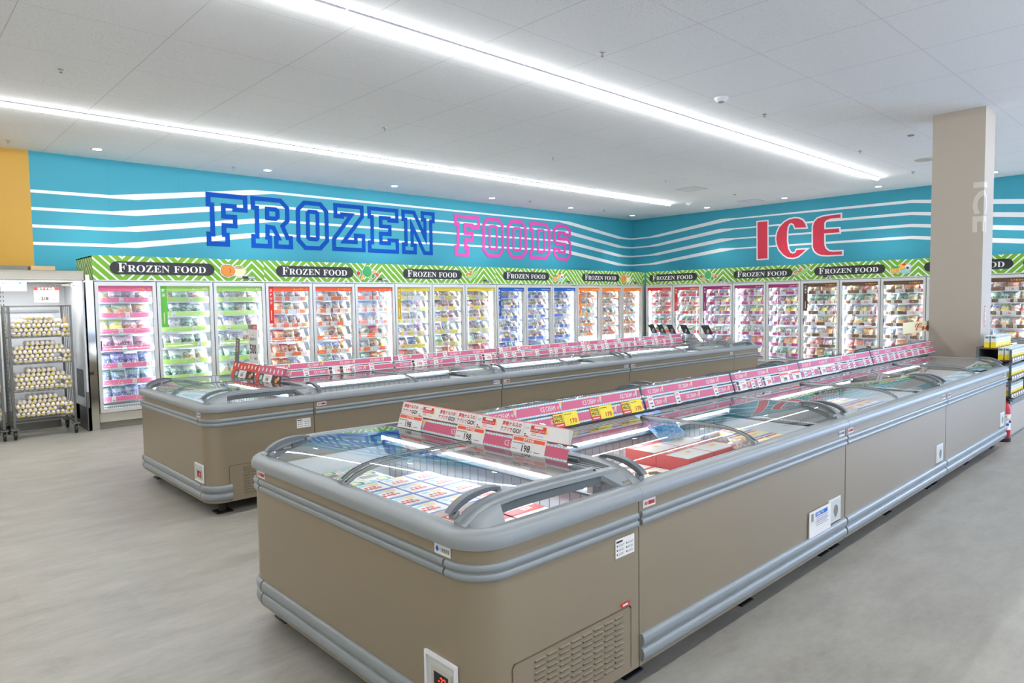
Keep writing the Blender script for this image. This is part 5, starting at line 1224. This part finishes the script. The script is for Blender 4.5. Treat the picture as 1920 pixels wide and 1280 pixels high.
def carton(label, group, x, y, z, rz=0., s=1.):
    if 'jc' not in CT:
        q = thing('juice_carton', label, 'juice carton', (0, 0, 0)); b = MB(M['paper']); b.box(0, 0, 0, .07, .05, .13, 'paper')
        b.M = frame((0, -.0005, 0), (1, 0, 0), (0, 0, 1)); b.rect(0, 0, .07, .13, 0, 'paper'); b.poly([[(0, .0), (.07, .0), (.07, .05), (.035, .062), (0, .05)]], .0004, 'yel'); b.rect(0, .1, .07, .13, .0004, 'aqua'); b.rect(.018, .108, .052, .122, .0008, 'red'); b.rect(0, 0, .02, .02, .0009, 'red'); b.text('pine', .012, .07, .018, .0008, 'ink')
        b.M = frame((0, 0.05, 0), (0, -1, 0), (0, 0, 1)) ; b.M = frame((-.0005, .05, 0), (0, -1, 0), (0, 0, 1)); b.rect(0, 0, .05, .13, 0, 'paper'); b.poly([[(0, .0), (.05, .0), (.05, .055), (.025, .065), (0, .055)]], .0004, 'yel'); b.rect(0, .1, .05, .13, .0004, 'aqua'); b.rect(.012, .106, .038, .122, .0008, 'red'); b.rect(.0, .068, .05, .09, .0006, 'paper')
        b.build('carton_body', q); CT['jc'] = q; o = q
    else: o = clone(CT['jc'])
    o.location = (x, y, z); o.rotation_euler = (0, 0, rz); o['label'] = label; o['group'] = group; return o
CT = {}
for k, (z, n_) in enumerate(((.461, 9), (.661, 10), (.861, 11))):
    for q in range(n_):
        for j_ in range(2):
            carton('yellow and blue juice carton on the %s shelf of the display rack' % ordinal(k+1), 'juice cartons, %s shelf' % ordinal(k+1), -6.28+q*.08+.01, -9.76+j_*.06+.02*0, z)
for q in range(9):
    for j_ in range(2):
        carton('yellow and blue juice carton in the raised top row of the display rack', 'juice cartons, top row', -6.28+q*.08, -9.63+j_*.06, .992)
b = MB(M['brown']); b.box(-6.3, -9.65, .975, -5.4, -9.48, .991); tag(b.build('carton_ledge'), 'brown ledge under the raised top row of juice cartons', 'ledge')
r = thing('fire_extinguisher', 'red fire extinguisher on the floor at the end of the near island', 'fire extinguisher', (-6.50, -9.76, 0))
b = MB(M['redmetal']); b.lathe([(.001, .03), (.062, .03), (.066, .04), (.066, .36), (.055, .40), (.03, .425), (.018, .43), (.001, .43)], 0, 24); b.build('cylinder', r)
b = MB(M['black']); b.lathe([(.001, 0), (.07, 0), (.072, .04), (.066, .045)], 0, 24); b.build('base_ring', r)
b = MB(M['paper']); b.lathe([(.0665, .13), (.0665, .30)], 'paper', 24)
for k, c_ in enumerate(('gold', 'blue', 'ink', 'yel')): 
    a = math.radians(200+k*25); b.M = Matrix.Rotation(a, 4, 'Z') @ frame((.0672, 0, 0), (0, 1, 0), (0, 0, 1)); b.disc(0, .16+.03*k, .016, .0005, c_, 12)
    b.rect(-.02, .27-.03*k, .02, .275-.03*k, .0005, 'ink')
b.build('label_band', r)
b = MB(M['black']); b.box(-.012, -.012, .425, .012, .012, .46); b.box(-.015, -.09, .462, .015, .02, .472); b.box(-.013, -.08, .438, .013, 0, .446); b.build('valve_handle', r)
b = MB(M['black']); pts = [Vector((.0, .02, .44)), Vector((.05, .05, .43)), Vector((.085, .04, .36)), Vector((.085, .02, .2)), Vector((.075, .0, .12))]
for p, q in zip(pts, pts[1:]): b.cyl(p, q, .009, 0, 8)
b.build('hose', r)

# ------------------------------------------------------------------ light and view
w = bpy.data.worlds.new('world'); sc.world = w; w.use_nodes = True
w.node_tree.nodes['Background'].inputs[0].default_value = (.85, .92, 1, 1); w.node_tree.nodes['Background'].inputs[1].default_value = .3
sc.view_settings.view_transform = 'Standard'; sc.view_settings.look = 'None'; sc.view_settings.gamma = 1; sc.view_settings.exposure = .32
sc.view_settings.use_curve_mapping = False
cy = sc.cycles
cy.use_denoising = True; cy.use_adaptive_sampling = True; cy.adaptive_threshold = .035; cy.max_bounces = 7; cy.diffuse_bounces = 3; cy.glossy_bounces = 4; cy.transparent_max_bounces = 24; cy.transmission_bounces = 4
cy.caustics_reflective = False; cy.caustics_refractive = False; cy.sample_clamp_indirect = 4
